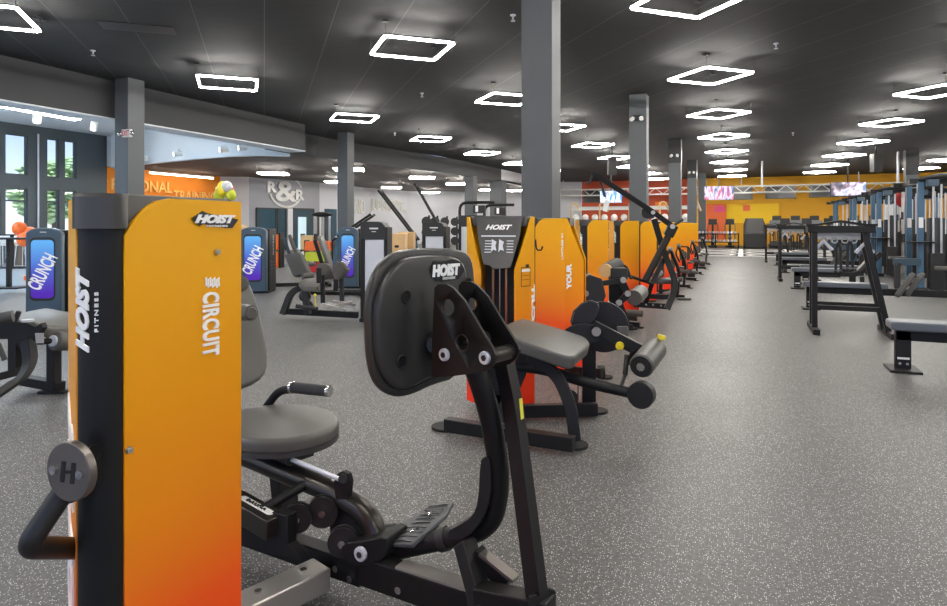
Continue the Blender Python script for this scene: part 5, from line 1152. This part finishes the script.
# lever machines in front of the slogan wall
def lever_machine(px, d, lab, top=1.95, m='blue', flip=1):
    l = (px - CX) / FOC * d
    t = thing('plate_loaded_machine', lab, 'exercise machine', G(l, d, 0), YAW)
    obj('base_frame', MB().box((0, 0, 0.05), (1.2, 0.09, 0.08)).box((-0.5 * flip, 0, 0.05), (0.09, 0.9, 0.07)).box((0.5 * flip, 0, 0.05), (0.09, 0.9, 0.07)), 'black', t, 0.006)
    obj('upright', MB().beam(V(0.5 * flip, 0, 0.06), V(0.35 * flip, 0, 1.2), 0.09, 0.09, V(0, 1, 0)), m, t, 0.005)
    for s in (-1, 1): obj('lever_arm', MB().tube([V(0.45 * flip, s * 0.3, 1.0), V(-0.55 * flip, s * 0.34, top)], 0.032, 12), 'black', t)
    obj('cross_bar', MB().cyl(V(-0.53 * flip, -0.34, top - 0.03), V(-0.53 * flip, 0.34, top - 0.03), 0.02, 10), 'black', t)
    obj('seat', MB().plate(rr(0.42, 0.4, 0.1), V(-0.1 * flip, 0, 0.48), V(1, 0, 0), V(0, 1, 0), 0.07, 0.02), 'pad', t)
    obj('seat_post', MB().box((-0.1 * flip, 0, 0.27), (0.08, 0.08, 0.42)), m, t)
    obj('backrest', MB().plate(rr(0.36, 0.6, 0.1), V(0.16 * flip, 0, 0.86), V(0, 1, 0), V(0.1 * flip, 0, 1), 0.07, 0.02), 'pad', t)
    for s in (-1, 1): obj('plate_horn', MB().cyl(V(0.3 * flip, s * 0.34, 1.1), V(0.3 * flip, s * 0.55, 1.1), 0.024, 10), 'chrome', t)
    return t
lever_machine(401, 16.5, 'plate loaded machine with two long parallel lever arms before the slogan wall', top=2.3)
lever_machine(432, 21, 'plate loaded machine with steep arms further back before the slogan wall', top=2.75, flip=1)
lever_machine(352, 16.6, 'low machine with one dark arm behind the silver-fronted tower', top=1.68, flip=-1)
# stair climber like posts by the slogan wall
for i, (px, d) in enumerate(((429, 26), (437.5, 27), (447, 28.5), (457, 30))):
    l = (px - CX) / FOC * d; t = thing('weight_post', 'dark post with round weight plates near the slogan wall, %s from the left' % ords[i], 'weight rack', G(l, d, 0), YAW, 'dark posts by the slogan wall')
    obj('post', MB().box((0, 0, 0.9), (0.08, 0.08, 1.8)).box((0, 0, 0.04), (0.6, 0.5, 0.08)), 'black', t, 0.004)
    for z in (1.55, 1.1, 0.65): obj('weight_plate', MB().cyl(V(-0.1, -0.12, z), V(-0.1, -0.06, z), 0.2, 20), 'black2', t); 
# tan boards, bright stands
def plyo(px, py0, py1, d, w, lab, m='tan', name='plyo_box', cat='box'):
    l = (px - CX) / FOC * d; z1 = CH - (py0 - HY) / FOC * d
    t = thing(name, lab, cat, G(l, d, 0), YAW)
    obj('box_body', MB().box((0, 0, z1 / 2), (w, 0.5, z1)), m, t, 0.01); obj('hand_hole', MB().plate(rr(w * 0.25, 0.06, 0.03), V(0, -0.252, z1 * 0.75), V(1, 0, 0), Z, 0.003), 'rubber', t)
    return t
plyo(398, 233.5, 250, 15, 0.42, 'tan wooden board box left of the big foot plate top', 'tan')
plyo(407, 232, 250, 15.6, 0.38, 'second tan wooden box directly behind the first', 'tan')
def merch(px, d, z1, w, cols_, lab):
    l = (px - CX) / FOC * d; t = thing('display_stand', lab, 'display stand', G(l, d, 0), YAW)
    n = len(cols_); hh = z1 / n
    for i, c in enumerate(cols_): obj('bin', MB().plate([(-w / 2, 0), (w / 2, 0), (w / 2 * 0.92, hh * 0.86), (-w / 2 * 0.92, hh * 0.86)], V(0, -0.2, i * hh + 0.02), V(1, 0, 0), Z, 0.4), c, t, 0.01)
    [obj('side_frame', MB().box((s * (w / 2 + 0.03), -0.2, z1 / 2), (0.04, 0.44, z1)), 'black', t) for s in (-1, 1)]
merch(276.5, 21, 1.15, 0.4, ['oplain', 'oplain'], 'orange display stand behind the second glowing tower')
merch(322, 19, 0.95, 0.75, ['red', 'lime', 'oplain'], 'stand of orange and lime bins left of the tall back pad')
merch(311, 22, 1.1, 0.4, ['wplas', 'tan'], 'small white and tan stand in front of the interior windows')
# glowing blue/purple low tower behind the column
display_tower(-2.75, 14.2, YAW - R(4), 'blue-violet glowing tower behind the inner thigh tower', w=0.42, text=False)
# coat-rack like attachments near windows
t = thing('bar_rack', 'dark rack of upright bars in front of the white wall', 'rack', G((322 - CX) / FOC * 24, 24, 0), YAW)
obj('rack_base', MB().box((0, 0, 0.1), (0.7, 0.5, 0.2)), 'black', t, 0.01)
for i in range(5): obj('upright_bar', MB().cyl(V(-0.28 + 0.14 * i, 0, 0.15), V(-0.28 + 0.14 * i, 0, 1.75), 0.045, 12), 'charcoal' if i % 2 else 'steel', t)
obj('rack_head', MB().ball((0, 0, 1.8), 0.2, sx=2, sz=0.5), 'black2', t)
# balloons
def balloon_bunch(px, py, d, cols_, lab, r_=0.14):
    l = (px - CX) / FOC * d; z = CH - (py - HY) / FOC * d
    t = thing('balloon_bunch', lab, 'balloons', G(l, d, 0), YAW); rb_ = random.Random(px)
    for i, c in enumerate(cols_):
        a = 6.28 * i / len(cols_); p = V(math.cos(a) * r_ * 1.1, math.sin(a) * r_ * 0.6, z + (i % 3 - 1) * r_ * 0.8)
        b = obj('balloon', MB().ball(p, r_, 14, 10, sz=1.1), c, t); obj('string', MB().tube([p - Z * r_, V(0, 0, z - 0.7), V(0, 0, 0.1)], 0.004, 5), 'wplas', b)
    obj('balloon_weight', MB().cyl(V(0, 0, 0), V(0, 0, 0.12), 0.07, 16), 'oplain', t)
balloon_bunch(225, 191, 13, ['lime', 'red', 'yellow', 'lime', 'yellow', 'silver'], 'bunch of yellow red and lime balloons above the near orange tower top', 0.11)
balloon_bunch(27, 234, 16, ['oplain', 'oplain', 'oplain', 'oplain'], 'bunch of orange balloons above the left glowing tower', 0.17)
balloon_bunch(248, 229, 19, ['oplain', 'tan'], 'small orange and tan balloons above the second glowing tower', 0.12)
# lobby furniture
def high_table(px, py, h=1.05, w=0.7, lab=''):
    p = FL(px, py, 0); t = thing('high_table', lab, 'table', p, YAW)
    obj('table_top', MB().box((0, 0, h - 0.02), (w, 0.6, 0.04)), 'black', t, 0.008); obj('table_leg', MB().box((0, 0, h / 2), (0.08, 0.08, h - 0.04)), 'black', t, 0.004); obj('table_foot', MB().box((0, 0, 0.015), (w * 0.8, 0.5, 0.03)), 'black', t, 0.004)
high_table(9, 288, 1.12, 0.9, 'dark high table with a flat foot at the left edge of the lobby')
high_table(12, 268, 1.1, 1.3, 'dark high table farther back by the lobby windows')
p = FL(17, 265, 0); t = thing('waste_bin', 'tan round waste bin beneath the orange balloons', 'bin', p)
obj('bin_body', MB().cyl(V(0, 0, 0), V(0, 0, 0.72), 0.2, 20), 'badge', t); obj('bin_lid', MB().cyl(V(0, 0, 0.72), V(0, 0, 0.78), 0.21, 20), 'tan', t)
def stool(px, py, lab):
    p = FL(px, py, 0); t = thing('stool', lab, 'stool', p, 0.4)
    obj('seat', MB().box((0, 0, 0.72), (0.36, 0.36, 0.05)), 'wplas', t, 0.01); obj('backrest', MB().box((0, 0.17, 0.9), (0.36, 0.03, 0.3)), 'wplas', t, 0.01)
    for x in (-1, 1):
        for y in (-1, 1): obj('leg', MB().cyl(V(x * 0.15, y * 0.15, 0.7), V(x * 0.2, y * 0.2, 0), 0.014, 8), 'silver', t)
stool(1.5, 266, 'white stool at the far left edge by the windows'); stool(24, 266, 'white stool right of the tan waste bin')
# ================================================================ RIGHT SIDE
def attachment_rack():
    t = thing('attachment_rack', 'x', 'rack'); b = 0.0
    def post(p0, p1, n='post'): obj(n, MB().rtube([p0, p1], 0.07, 0.065, side=V(0, 1, 0)), 'black', t, 0.004)
    for y in (0, 0.3):
        post(V(0, y, 0.05), V(0, y, 1.33)); post(V(0.82, y, 0.05), V(0.56, y, 1.33))
    obj('base_shoe', MB().box((0.0, 0.17, 0.035), (0.08, 0.86, 0.07)), 'black', t, 0.004); obj('base_shoe', MB().box((0.84, 0.17, 0.035), (0.08, 0.86, 0.07)), 'black', t, 0.004)
    obj('lower_rail', MB().box((0.4, 0.0, 0.33), (0.78, 0.05, 0.06)), 'black', t, 0.004); obj('lower_rail', MB().box((0.4, 0.3, 0.35), (0.78, 0.05, 0.05)), 'black', t, 0.004)
    obj('top_beam', MB().box((0.30, 0.15, 1.345), (0.76, 0.38, 0.09)), 'black', t, 0.005)
    obj('top_ridge', MB().rtube([V(-0.1, 0.15, 1.40), V(0.03, 0.15, 1.405), V(0.3, 0.15, 1.45), V(0.57, 0.15, 1.405), V(0.7, 0.15, 1.40)], 0.4, 0.025), 'black', t, 0.003)
    obj('hook_strip', MB().box((0.29, 0.15, 1.255), (0.5, 0.015, 0.09)), 'wplas', t)
    for x in (0.12, 0.24, 0.36, 0.46): obj('hanging_ring', MB().torus(V(x, 0.12, 1.2), V(0, 1, 0), 0.035, 0.009, 16, 6), 'steel', t)
    return t
def vbar(p, lab, rz=0):
    t = thing('v_bar_handle', lab, 'cable handle', p, rz, 'cable handles hanging in the rack')
    obj('bar', MB().rtube([V(-0.1, 0, -0.12), V(0, 0, 0), V(0.1, 0, -0.12)], 0.05, 0.05, side=V(0, 1, 0)), 'silver', t, 0.01)
    for s in (-1, 1): obj('grip', MB().cyl(V(s * 0.1, 0, -0.12), V(s * 0.13, 0, -0.2), 0.02, 10), 'rubber', t)
def rope(p, lab):
    t = thing('triceps_rope', lab, 'rope', p, 0, 'cable handles hanging in the rack')
    for s in (-1, 1): obj('rope_strand', MB().tube([V(0, 0, 0), V(s * 0.025, 0, -0.06), V(s * 0.03, 0, -0.34)], 0.018, 8), 'black2', t); obj('rope_end', MB().ball(V(s * 0.03, 0, -0.37), 0.026), 'black2', t)
proto_rack = attachment_rack()
def wxy(px, py): p = FL(px, py, 0); return p.x, p.y
racks = [((0.86, 9.33), 'black attachment rack nearest on the right, one straight and one slanted post', 1.0), ((0.86, 17.6), 'second black attachment rack on the right, behind the nearest', 1.0), ((0.8, 26.2), 'farthest black attachment rack on the right', 1.0)]
for i, ((x, y), lab, s) in enumerate(racks):
    o = proto_rack if i == 0 else copy_tree(proto_rack); place(o, (x, y, 0), 0, lab); o['group'] = 'attachment racks along the right aisle'
    for k, (dx, kind) in enumerate(((0.11, 0), (0.28, 1), (0.41, 1), (0.57, 0))):
        w_ = ['nearest', 'second', 'farthest'][i]; q = ['leftmost', 'second', 'third', 'rightmost'][k]
        (vbar if kind == 0 else rope)(V(x + dx, y + 0.07, 1.19 - 0.03 * (k % 2)), ('silver V-shaped handle' if kind == 0 else 'black rope') + ' hanging %s in the %s attachment rack' % (q, w_))
M['padt'] = M['padb']
def flat_bench(lab, x, y, L=1.15, w=0.28, h=0.46, decline=False, rz=0.0, rise=False):
    t = thing('weight_bench', lab, 'bench', (x, y, 0), rz, 'benches along the right aisle')
    obj('bench_pad', MB().plate(rr(L, w, 0.04), V(L / 2, 0, h - 0.08), V(1, 0, 0), V(0, 1, 0), 0.08, 0.02), 'padb', t)
    leg = obj('leg', MB().box((0.12, 0, (h - 0.1) / 2), (0.13, 0.07, h - 0.1)), 'black', t, 0.005)
    obj('leg_label', MB().box((0.12, -0.037, 0.12), (0.1, 0.002, 0.02)), 'wplas', leg)
    for s in (-1, 1): obj('bolt', MB().cyl(V(0.12 + s * 0.03, -0.034, 0.07), V(0.12 + s * 0.03, -0.045, 0.07), 0.013, 10), 'chrome', leg)
    obj('base_foot', MB().box((0.12, 0, 0.012), (0.26, 0.34, 0.024)), 'black', t, 0.004)
    L2 = 2.3 if decline else L
    obj('spine', MB().box((L2 / 2 + 0.03, 0, h - 0.135), (L2 - 0.06, 0.07, 0.11)), 'black', t, 0.005)
    if decline:
        obj('leg', MB().box((L2 - 0.1, 0, (h - 0.1) / 2), (0.09, 0.07, h - 0.1)), 'black', t, 0.004); obj('base_foot', MB().box((L2 - 0.1, 0, 0.012), (0.1, 0.5, 0.024)), 'black', t, 0.004)
        for k in (0, 0.16):
            obj('knee_pad', MB().plate(rr(0.44, 0.13, 0.05), V(L + 0.25 + k, -0.16 + k, h - 0.02), V(0.45, 0, 0.75).normalized(), V(0.3, 1, 0).normalized(), 0.08, 0.025), 'pad', t)
    if rise:
        obj('rising_arm', MB().rtube(fil([V(L, 0, h - 0.12), V(L + 0.35, 0, h - 0.12), V(L + 0.75, 0, h + 0.35)], 0.2), 0.08, 0.1, side=V(0, 1, 0)), 'black', t, 0.005)
        obj('rising_pad', MB().plate(rr(0.5, 0.28, 0.05), V(L + 0.5, 0, h + 0.13), V(0.62, 0, 0.78), V(0, 1, 0), 0.06, 0.018), 'padd', t)
        obj('leg', MB().box((L + 0.4, 0, (h - 0.16) / 2), (0.08, 0.07, h - 0.16)), 'black', t, 0.004); obj('base_foot', MB().box((L + 0.4, 0, 0.012), (0.1, 0.5, 0.024)), 'black', t, 0.004)
    else:
        if not decline: obj('leg', MB().box((L - 0.12, 0, (h - 0.1) / 2), (0.13, 0.07, h - 0.1)), 'black', t, 0.005); obj('base_foot', MB().box((L - 0.12, 0, 0.012), (0.26, 0.34, 0.024)), 'black', t, 0.004)
    return t
x, y = wxy(900, 373); flat_bench('nearest flat bench with blue-grey pad, cut by the right photo edge', x - 0.07, y + 0.15, h=0.48, w=0.3)
flat_bench('decline bench with twin angled pads passing behind the nearest rack', 0.92, 11.9, L=1.2, decline=True, h=0.46)
flat_bench('bench with upward curved dark arm seen through the nearest rack', 0.98, 15.6, L=0.95, rise=True, h=0.46)
flat_bench('flat bench just behind the curved-arm bench', 1.25, 16.9, L=1.2, h=0.46)
flat_bench('flat bench seen through the second rack, front', 1.0, 20.6, L=1.2, decline=True, h=0.46)
flat_bench('flat bench seen through the second rack, back', 1.0, 24.3, L=1.2, h=0.46)
# cable stations
def cable_station(lab, x, y):
    t = thing('cable_station', lab, 'cable machine', (x, y, 0), 0, 'blue cable stations on the right'); A = lambda n, mb, m, b=0.004: obj(n, mb, m, t, b)
    for px_, py_ in ((0, 0), (0.1, 1.5), (2.3, 0), (2.3, 1.5)):
        up_ = A('upright', MB().box((px_, py_, 1.16), (0.11, 0.12, 2.3)), 'blue', 0.006)
        obj('upright_label', MB().box((px_, py_ - 0.067, 1.45), (0.08, 0.004, 0.22)), 'wplas', up_); A('base_foot', MB().box((px_, py_, 0.04), (0.16, 0.5, 0.08)), 'black')
    A('top_frame', MB().box((1.15, 0, 2.33), (2.7, 0.1, 0.1)).box((1.15, 1.5, 2.33), (2.7, 0.1, 0.1)).box((0, 0.75, 2.33), (0.1, 1.6, 0.1)).box((2.3, 0.75, 2.33), (0.1, 1.6, 0.1)), 'black')
    for q in (0.35, 1.15, 1.95): A('pulley_arm', MB().tube(fil([V(q - 0.35, -0.05, 2.36), V(q, -0.4, 2.42), V(q + 0.35, -0.05, 2.36)], 0.2), 0.055, 10), 'black2', 0)
    for q in (0.0, 0.8, 1.6): A('pulley_head', MB().box((q + 0.15, -0.28, 2.27), (0.2, 0.16, 0.14)), 'bluedark', 0.01)
    for q in (0.22, 0.36, 0.7, 0.85, 0.99, 1.35, 1.5, 1.64, 2.0, 2.12): A('guide_rod', MB().cyl(V(q, -0.05, 0.5), V(q, -0.05, 2.25), 0.02, 10), 'silver', 0)
    for q in (0.29, 0.92, 1.57):
        A('weight_stack', MB().box((q, -0.02, 0.42), (0.24, 0.16, 0.78)), 'black2'); A('weight_shield', MB().box((q, 0.08, 0.8), (0.32, 0.02, 1.5)), 'darkwin', 0)
    for q in (0.55, 1.25): A('adjust_carriage', MB().box((q, -0.12, 1.05), (0.14, 0.2, 0.22)), 'black2', 0.01); A('carriage_column', MB().box((q, -0.03, 1.2), (0.07, 0.07, 2.2)), 'steel')
    for q in (0.5, 1.2, 1.9): A('hanging_handle', MB().cyl(V(q, -0.2, 1.75), V(q, -0.2, 1.55), 0.03, 8), 'black2', 0)
    A('lower_cover', MB().box((1.1, 1.2, 0.7), (2.0, 0.1, 1.0)), 'black2')
    A('shelf', MB().cyl(V(0, -0.05, 1.02), V(0, -0.05, 1.05), 0.26, 24), 'black', 0)
    A('boom', MB().beam(V(-0.5, -0.2, 0.62), V(0, 0, 0.62), 0.12, 0.14), 'bluedark')
    A('boom_post', MB().box((-0.45, -0.2, 0.3), (0.1, 0.1, 0.6)), 'black2')
    for q in (0.3, 1.1): A('seat', MB().plate(rr(0.4, 0.34, 0.08), V(q, -0.7, 0.5), V(1, 0, 0), V(0, 1, 0), 0.07, 0.02), 'pad', 0); A('seat_post', MB().box((q, -0.7, 0.26), (0.07, 0.07, 0.46)).box((q, -0.4, 0.03), (0.08, 0.8, 0.06)), 'black')
    return t
st0 = cable_station('nearest blue cable station at the right edge', 3.45, 16.0)
for i, (x, y) in enumerate(((3.45, 20.4), (3.5, 24.9), (3.5, 29.4))):
    o = copy_tree(st0); place(o, (x, y, 0), 0, ['blue cable station second from the right edge', 'blue cable station third from the right edge', 'farthest blue cable station, leftmost in the photo'][i])
t = thing('gym_ball_towel', 'red cable cover disc between the two nearest blue stations', 'disc', G(0, 0, 0)); C.objects.unlink(t); bpy.data.objects.remove(t)
p = P(903, 199, 17.5); solo('punching_pad', MB().ball((p.x, p.y, p.z), 0.2, sz=1.2), 'red', 'round red pad hanging between the two nearest blue stations', 'pad')
# dumbbells lying by the bench pads
def dumbbell(p, rz, lab, group, m='black2', L=0.2, r_=0.06):
    t = thing('dumbbell', lab, 'dumbbell', p, rz, group); u = V(1, 0, 0)
    obj('handle', MB().cyl(V(-L / 2, 0, r_), V(L / 2, 0, r_), 0.016, 10), 'chrome', t)
    for s in (-1, 1): obj('head', MB().cyl(V(s * L / 2 - 0.04, 0, r_), V(s * L / 2 + 0.04, 0, r_), r_, 14), m, t)
    return t
# ================================================================ THE FAR WALL
def bw(px, py, y=46.95): return ONP(px, py, V(0, y, 0), V(0, 1, 0))
def wall_box(px0, py0, px1, py1, y=46.95, th=0.05):
    a, b = bw(px0, py0, y), bw(px1, py1, y); return MB().box(((a.x + b.x) / 2, y - th / 2, (a.z + b.z) / 2), (abs(b.x - a.x), th, abs(a.z - b.z)))
wn = 30
for (a0_, a1_, yy) in ((733, 752, 188), (766, 795, 187), (810, 838, 185.5), (842, 862, 185), (565, 580, 192), (584, 602, 191)):
    f = struct('window_%d' % wn, wall_box(a0_ - 0.8, yy - 0.8, a1_ + 0.8, yy + 11.5, 46.98, 0.06), M['charcoal']); obj('pane', wall_box(a0_, yy, a1_, yy + 10.5, 46.93, 0.03), 'darkwin', f); wn += 1
solo('yellow_banner', wall_box(727, 204, 779, 223, 46.95, 0.03), M['wyellow2'], 'bright yellow banner on the far wall below the truss', 'banner')
solo('poster', wall_box(743, 205, 750, 211, 46.9, 0.02), M['oplain'], 'small orange poster on the bright yellow banner', 'poster')
solo('pink_sign', wall_box(714.5, 206, 725, 212, 46.9, 0.05), M['pink'], 'pink sign on the orange-red far wall beside the banner', 'sign')
solo('orange_panel', wall_box(704, 204, 726, 240, 46.94, 0.03), M['oplain'], 'orange lower wall panel under the pink sign', 'panel')
solo('orange_panel', wall_box(655, 202, 668, 208, 46.94, 0.03), M['worange'], 'yellow-orange sign between the second and third columns', 'sign')
solo('wall_ledge', wall_box(566, 207, 700, 209, 46.9, 0.3), M['wplas'], 'white ledge along the red far wall', 'ledge')
solo('bright_pane_stand_in', wall_box(884, 197, 905, 220, 46.9, 0.05), M['white'], 'large white panel standing in for a bright pane behind the blue stations', 'poster')  # plain white panel put in for a brightly lit pane
# truss
tr = thing('lighting_truss', 'long white box truss hanging before the far wall', 'truss', (-3, 44.5, 3.5))
for y_, z_ in ((0, 0), (0, 0.42), (0.42, 0), (0.42, 0.42)): obj('chord', MB().cyl(V(-12, y_, z_), V(12.5, y_, z_), 0.04, 8), 'wplas', tr)
dg_ = MB(); 
for i in range(48):
    x = -12 + i * 0.5; dg_.tube([V(x, 0, 0.42 if i % 2 else 0), V(x + 0.5, 0, 0 if i % 2 else 0.42)], 0.022, 6)
obj('lattice', dg_, 'wplas', tr)
for x in (-9, 2.9, 9.5): obj('hanger', MB().cyl(V(x, 0.2, 0.4), V(x, 0.2, 1.15), 0.03, 8), 'silver', tr)
def tv(px0, py0, px1, py1, d, k, lab):
    a, b = P(px0, py0, d), P(px1, py1, d); c = (a + b) / 2; w_ = G((px1 - px0) / FOC * d, 0, 0).length; h_ = abs(a.z - b.z)
    t = thing('television', lab, 'television', c, YAW * 0.3)
    obj('bezel', MB().box((0, 0, 0), (w_, 0.08, h_)), 'black2', t, 0.01); obj('screen', MB().box((0, -0.043, 0), (w_ - 0.04, 0.008, h_ - 0.04)), 'screen%d' % k, t)
    obj('mount_pole', MB().cyl(V(0, 0.03, h_ / 2), V(0, 0.03, ZC - c.z), 0.03, 10), 'black2', t)
tv(600, 190.5, 622, 203, 30, 0, 'blue and white lit television behind the lever arm'); tv(705, 186, 733, 200, 36, 1, 'lit television beside the far columns, showing city colours'); tv(832, 182, 864, 196, 30, 2, 'lit television showing pale violet shapes above the blue stations')
# hanging speakers
for px, py, d, lab in ((612, 166, 26, 'black speaker hanging above the blue television'), (876, 163, 26, 'long black speaker hanging left of the right column')):
    p = P(px, py, d); h_ = 0.75 if py < 170 else 0.3; w_ = 0.34 if py < 170 else 1.5
    t = thing('speaker', lab, 'speaker', p, YAW); obj('cabinet', MB().box((0, 0, 0), (w_, 0.3, h_)), 'black2', t, 0.02); obj('hanger', MB().cyl(V(0, 0, h_ / 2 - 0.02), V(0, 0, ZC - p.z), 0.02 if py > 170 else 0.03, 8), 'black', t)
for px, d in ((766 - 4, 32), (898, 28)):
    l = (px - CX) / FOC * d; solo('hanging_pole', MB().cyl(G(l, d, 3.3), G(l, d, ZC), 0.05, 10), 'silver', 'thin pale pole dropping from the ceiling %s' % ('in front of the yellow wall' if px < 800 else 'left of the right column'), 'pole')
# dumbbell rack on the far side of the turf
t = thing('dumbbell_rack', 'two-tier black dumbbell rack beyond the turf', 'rack', (-1.55, 41.6, 0))
for z in (0.35, 0.85): obj('shelf', MB().box((0, 0, z), (2.66, 0.4, 0.05)), 'black', t, 0.004)
for x in (-1.3, 0, 1.3): obj('side_leg', MB().box((x, 0.05, 0.45), (0.07, 0.4, 0.9)), 'black', t, 0.004)
dp = dumbbell(V(0, 0, 0), R(90), 'x', 'dumbbells on the far rack', 'chrome', 0.22, 0.075); k = 0
for z in (0.375, 0.875):
    for i in range(12):
        o = dp if k == 0 else copy_tree(dp); k += 1
        place(o, (-2.68 + i * 0.205, 41.5, z), R(90), 'grey-headed dumbbell, number %s from the left on the %s tier of the far rack' % (['one', 'two', 'three', 'four', 'five', 'six', 'seven', 'eight', 'nine', 'ten', 'eleven', 'twelve'][i], 'lower' if z < 0.5 else 'upper'))
# cardio machines in front of the yellow wall
def elliptical(lab, x, y, rz=0.0, first_=None):
    t = thing('elliptical_trainer', lab, 'cardio machine', (x, y, 0), rz, 'ellipticals before the far wall'); A = lambda n, mb, m, b=0: obj(n, mb, m, t, b)
    A('base', MB().box((0, 0, 0.06), (0.5, 1.6, 0.1)), 'black2'); A('drive_housing', MB().cyl(V(-0.1, -0.3, 0.45), V(0.1, -0.3, 0.45), 0.38, 20), 'charcoal')
    A('mast', MB().box((0, -0.45, 0.95), (0.12, 0.12, 1.2)), 'black2'); A('console', MB().box((0, -0.5, 1.6), (0.5, 0.1, 0.36)), 'black2'); A('console_screen', MB().box((0, -0.445, 1.62), (0.36, 0.01, 0.22)), 'darkwin')
    for s in (-1, 1):
        A('handle_arm', MB().tube([V(s * 0.28, -0.4, 0.5), V(s * 0.3, -0.35, 1.1), V(s * 0.28, -0.1, 1.5)], 0.03, 8), 'charcoal'); A('pedal', MB().box((s * 0.18, 0.3, 0.3), (0.15, 0.4, 0.05)), 'rubber')
    return t
def treadmill(lab, x, y):
    t = thing('treadmill', lab, 'cardio machine', (x, y, 0), 0, 'treadmills before the yellow wall'); A = lambda n, mb, m, b=0: obj(n, mb, m, t, b)
    A('deck', MB().box((0, 0.4, 0.12), (0.8, 1.9, 0.16)), 'black2'); A('motor_cover', MB().box((0, -0.5, 0.25), (0.8, 0.4, 0.3)), 'charcoal', 0.03)
    for s in (-1, 1): A('upright', MB().box((s * 0.36, -0.5, 0.75), (0.07, 0.12, 1.2)), 'charcoal'); A('hand_rail', MB().box((s * 0.36, -0.2, 1.1), (0.05, 0.6, 0.05)), 'black2')
    A('console_back', MB().plate(rr(0.84, 0.55, 0.1), V(0, -0.6, 1.42), V(1, 0, 0), Z, -0.09), 'tmback'); A('screen_back', MB().box((0, -0.55, 1.82), (0.5, 0.05, 0.28)), 'black2')
    return t
M['tmback'] = mat('grey_console_plastic', (120, 122, 124), 0.5)
e0 = elliptical('x', -1.6, 42.9)
for i, x in enumerate((-1.75, -0.75, -3.3)):
    o = e0 if i == 0 else copy_tree(e0); place(o, (x, 42.9, 0), 0, ['black elliptical trainer behind the dumbbell rack', 'black elliptical trainer right of the dumbbell rack', 'black elliptical trainer just right of the orange towers'][i])
t = thing('covered_machine', 'large machine under a black cover behind the turf', 'cardio machine', (0.62, 41.4, 0))
obj('cover', MB().loft([[V(x * 0.7, y * 0.5, 0.8) for x, y in rr(1.7, 1.2, 0.3)], [V(x * 0.75, y * 0.5, 1.4) for x, y in rr(1.6, 1.0, 0.3)], [V(x * 0.6, y * 0.4, 1.8) for x, y in rr(1.6, 1.0, 0.3)]]), 'charcoal', t); obj('lower_frame', MB().box((0, 0, 0.45), (1.2, 0.7, 0.9)), 'black2', t, 0.05)
for s in (-1, 1): obj('wheel', MB().cyl(V(s * 0.5, -0.4, 0.25), V(s * 0.6, -0.4, 0.25), 0.24, 16), 'rubber', t)
t0 = treadmill('x', 0, 0); num = ['first', 'second', 'third', 'fourth', 'fifth', 'sixth', 'seventh', 'eighth', 'ninth']
for i in range(8):
    o = t0 if i == 0 else copy_tree(t0); place(o, (1.9 + i * 1.02, 43.4, 0), 0, 'grey-backed treadmill nearest the yellow wall, %s from the left' % num[i])
for i in range(6):
    o = copy_tree(e0); place(o, (2.2 + i * 1.1, 40.6, 0), 0, 'black elliptical trainer in front of the treadmill row, %s from the left' % num[i])
# ball rack and strength rigs by the red wall
t = thing('ball_rack', 'pale rack with arched posts along the red wall behind the orange towers', 'rack', (-6.2, 38, 0))
obj('shelf', MB().box((0, 0, 1.62), (7.2, 0.4, 0.06)), 'wplas', t); obj('shelf', MB().box((0, 0, 1.05), (7.2, 0.4, 0.06)), 'wplas', t)
obj('top_rail', MB().box((0, 0, 2.35), (7.2, 0.08, 0.1)), 'wplas', t)
for i in range(5): obj('arched_post', MB().tube(fil([V(-3.5 + i * 1.75, 0, 0), V(-3.5 + i * 1.75, 0, 2.7), V(-3.2 + i * 1.75, 0, 2.75), V(-3.0 + i * 1.75, 0, 2.2)], 0.2), 0.05, 8), 'tan', t)
b0 = solo('exercise_ball', MB().ball((0, 0, 0), 0.2, 14, 10), 'wplas', 'x', 'ball', 'pale balls on the rack')
nn9 = ['one', 'two', 'three', 'four', 'five', 'six', 'seven', 'eight', 'nine', 'ten', 'eleven', 'twelve']
for i in range(12):
    o = b0 if i == 0 else copy_tree(b0); o.location = (-9.4 + i * 0.58, 38, 1.85); o['label'] = 'pale exercise ball on the far rack shelf, number %s from the left' % nn9[i]
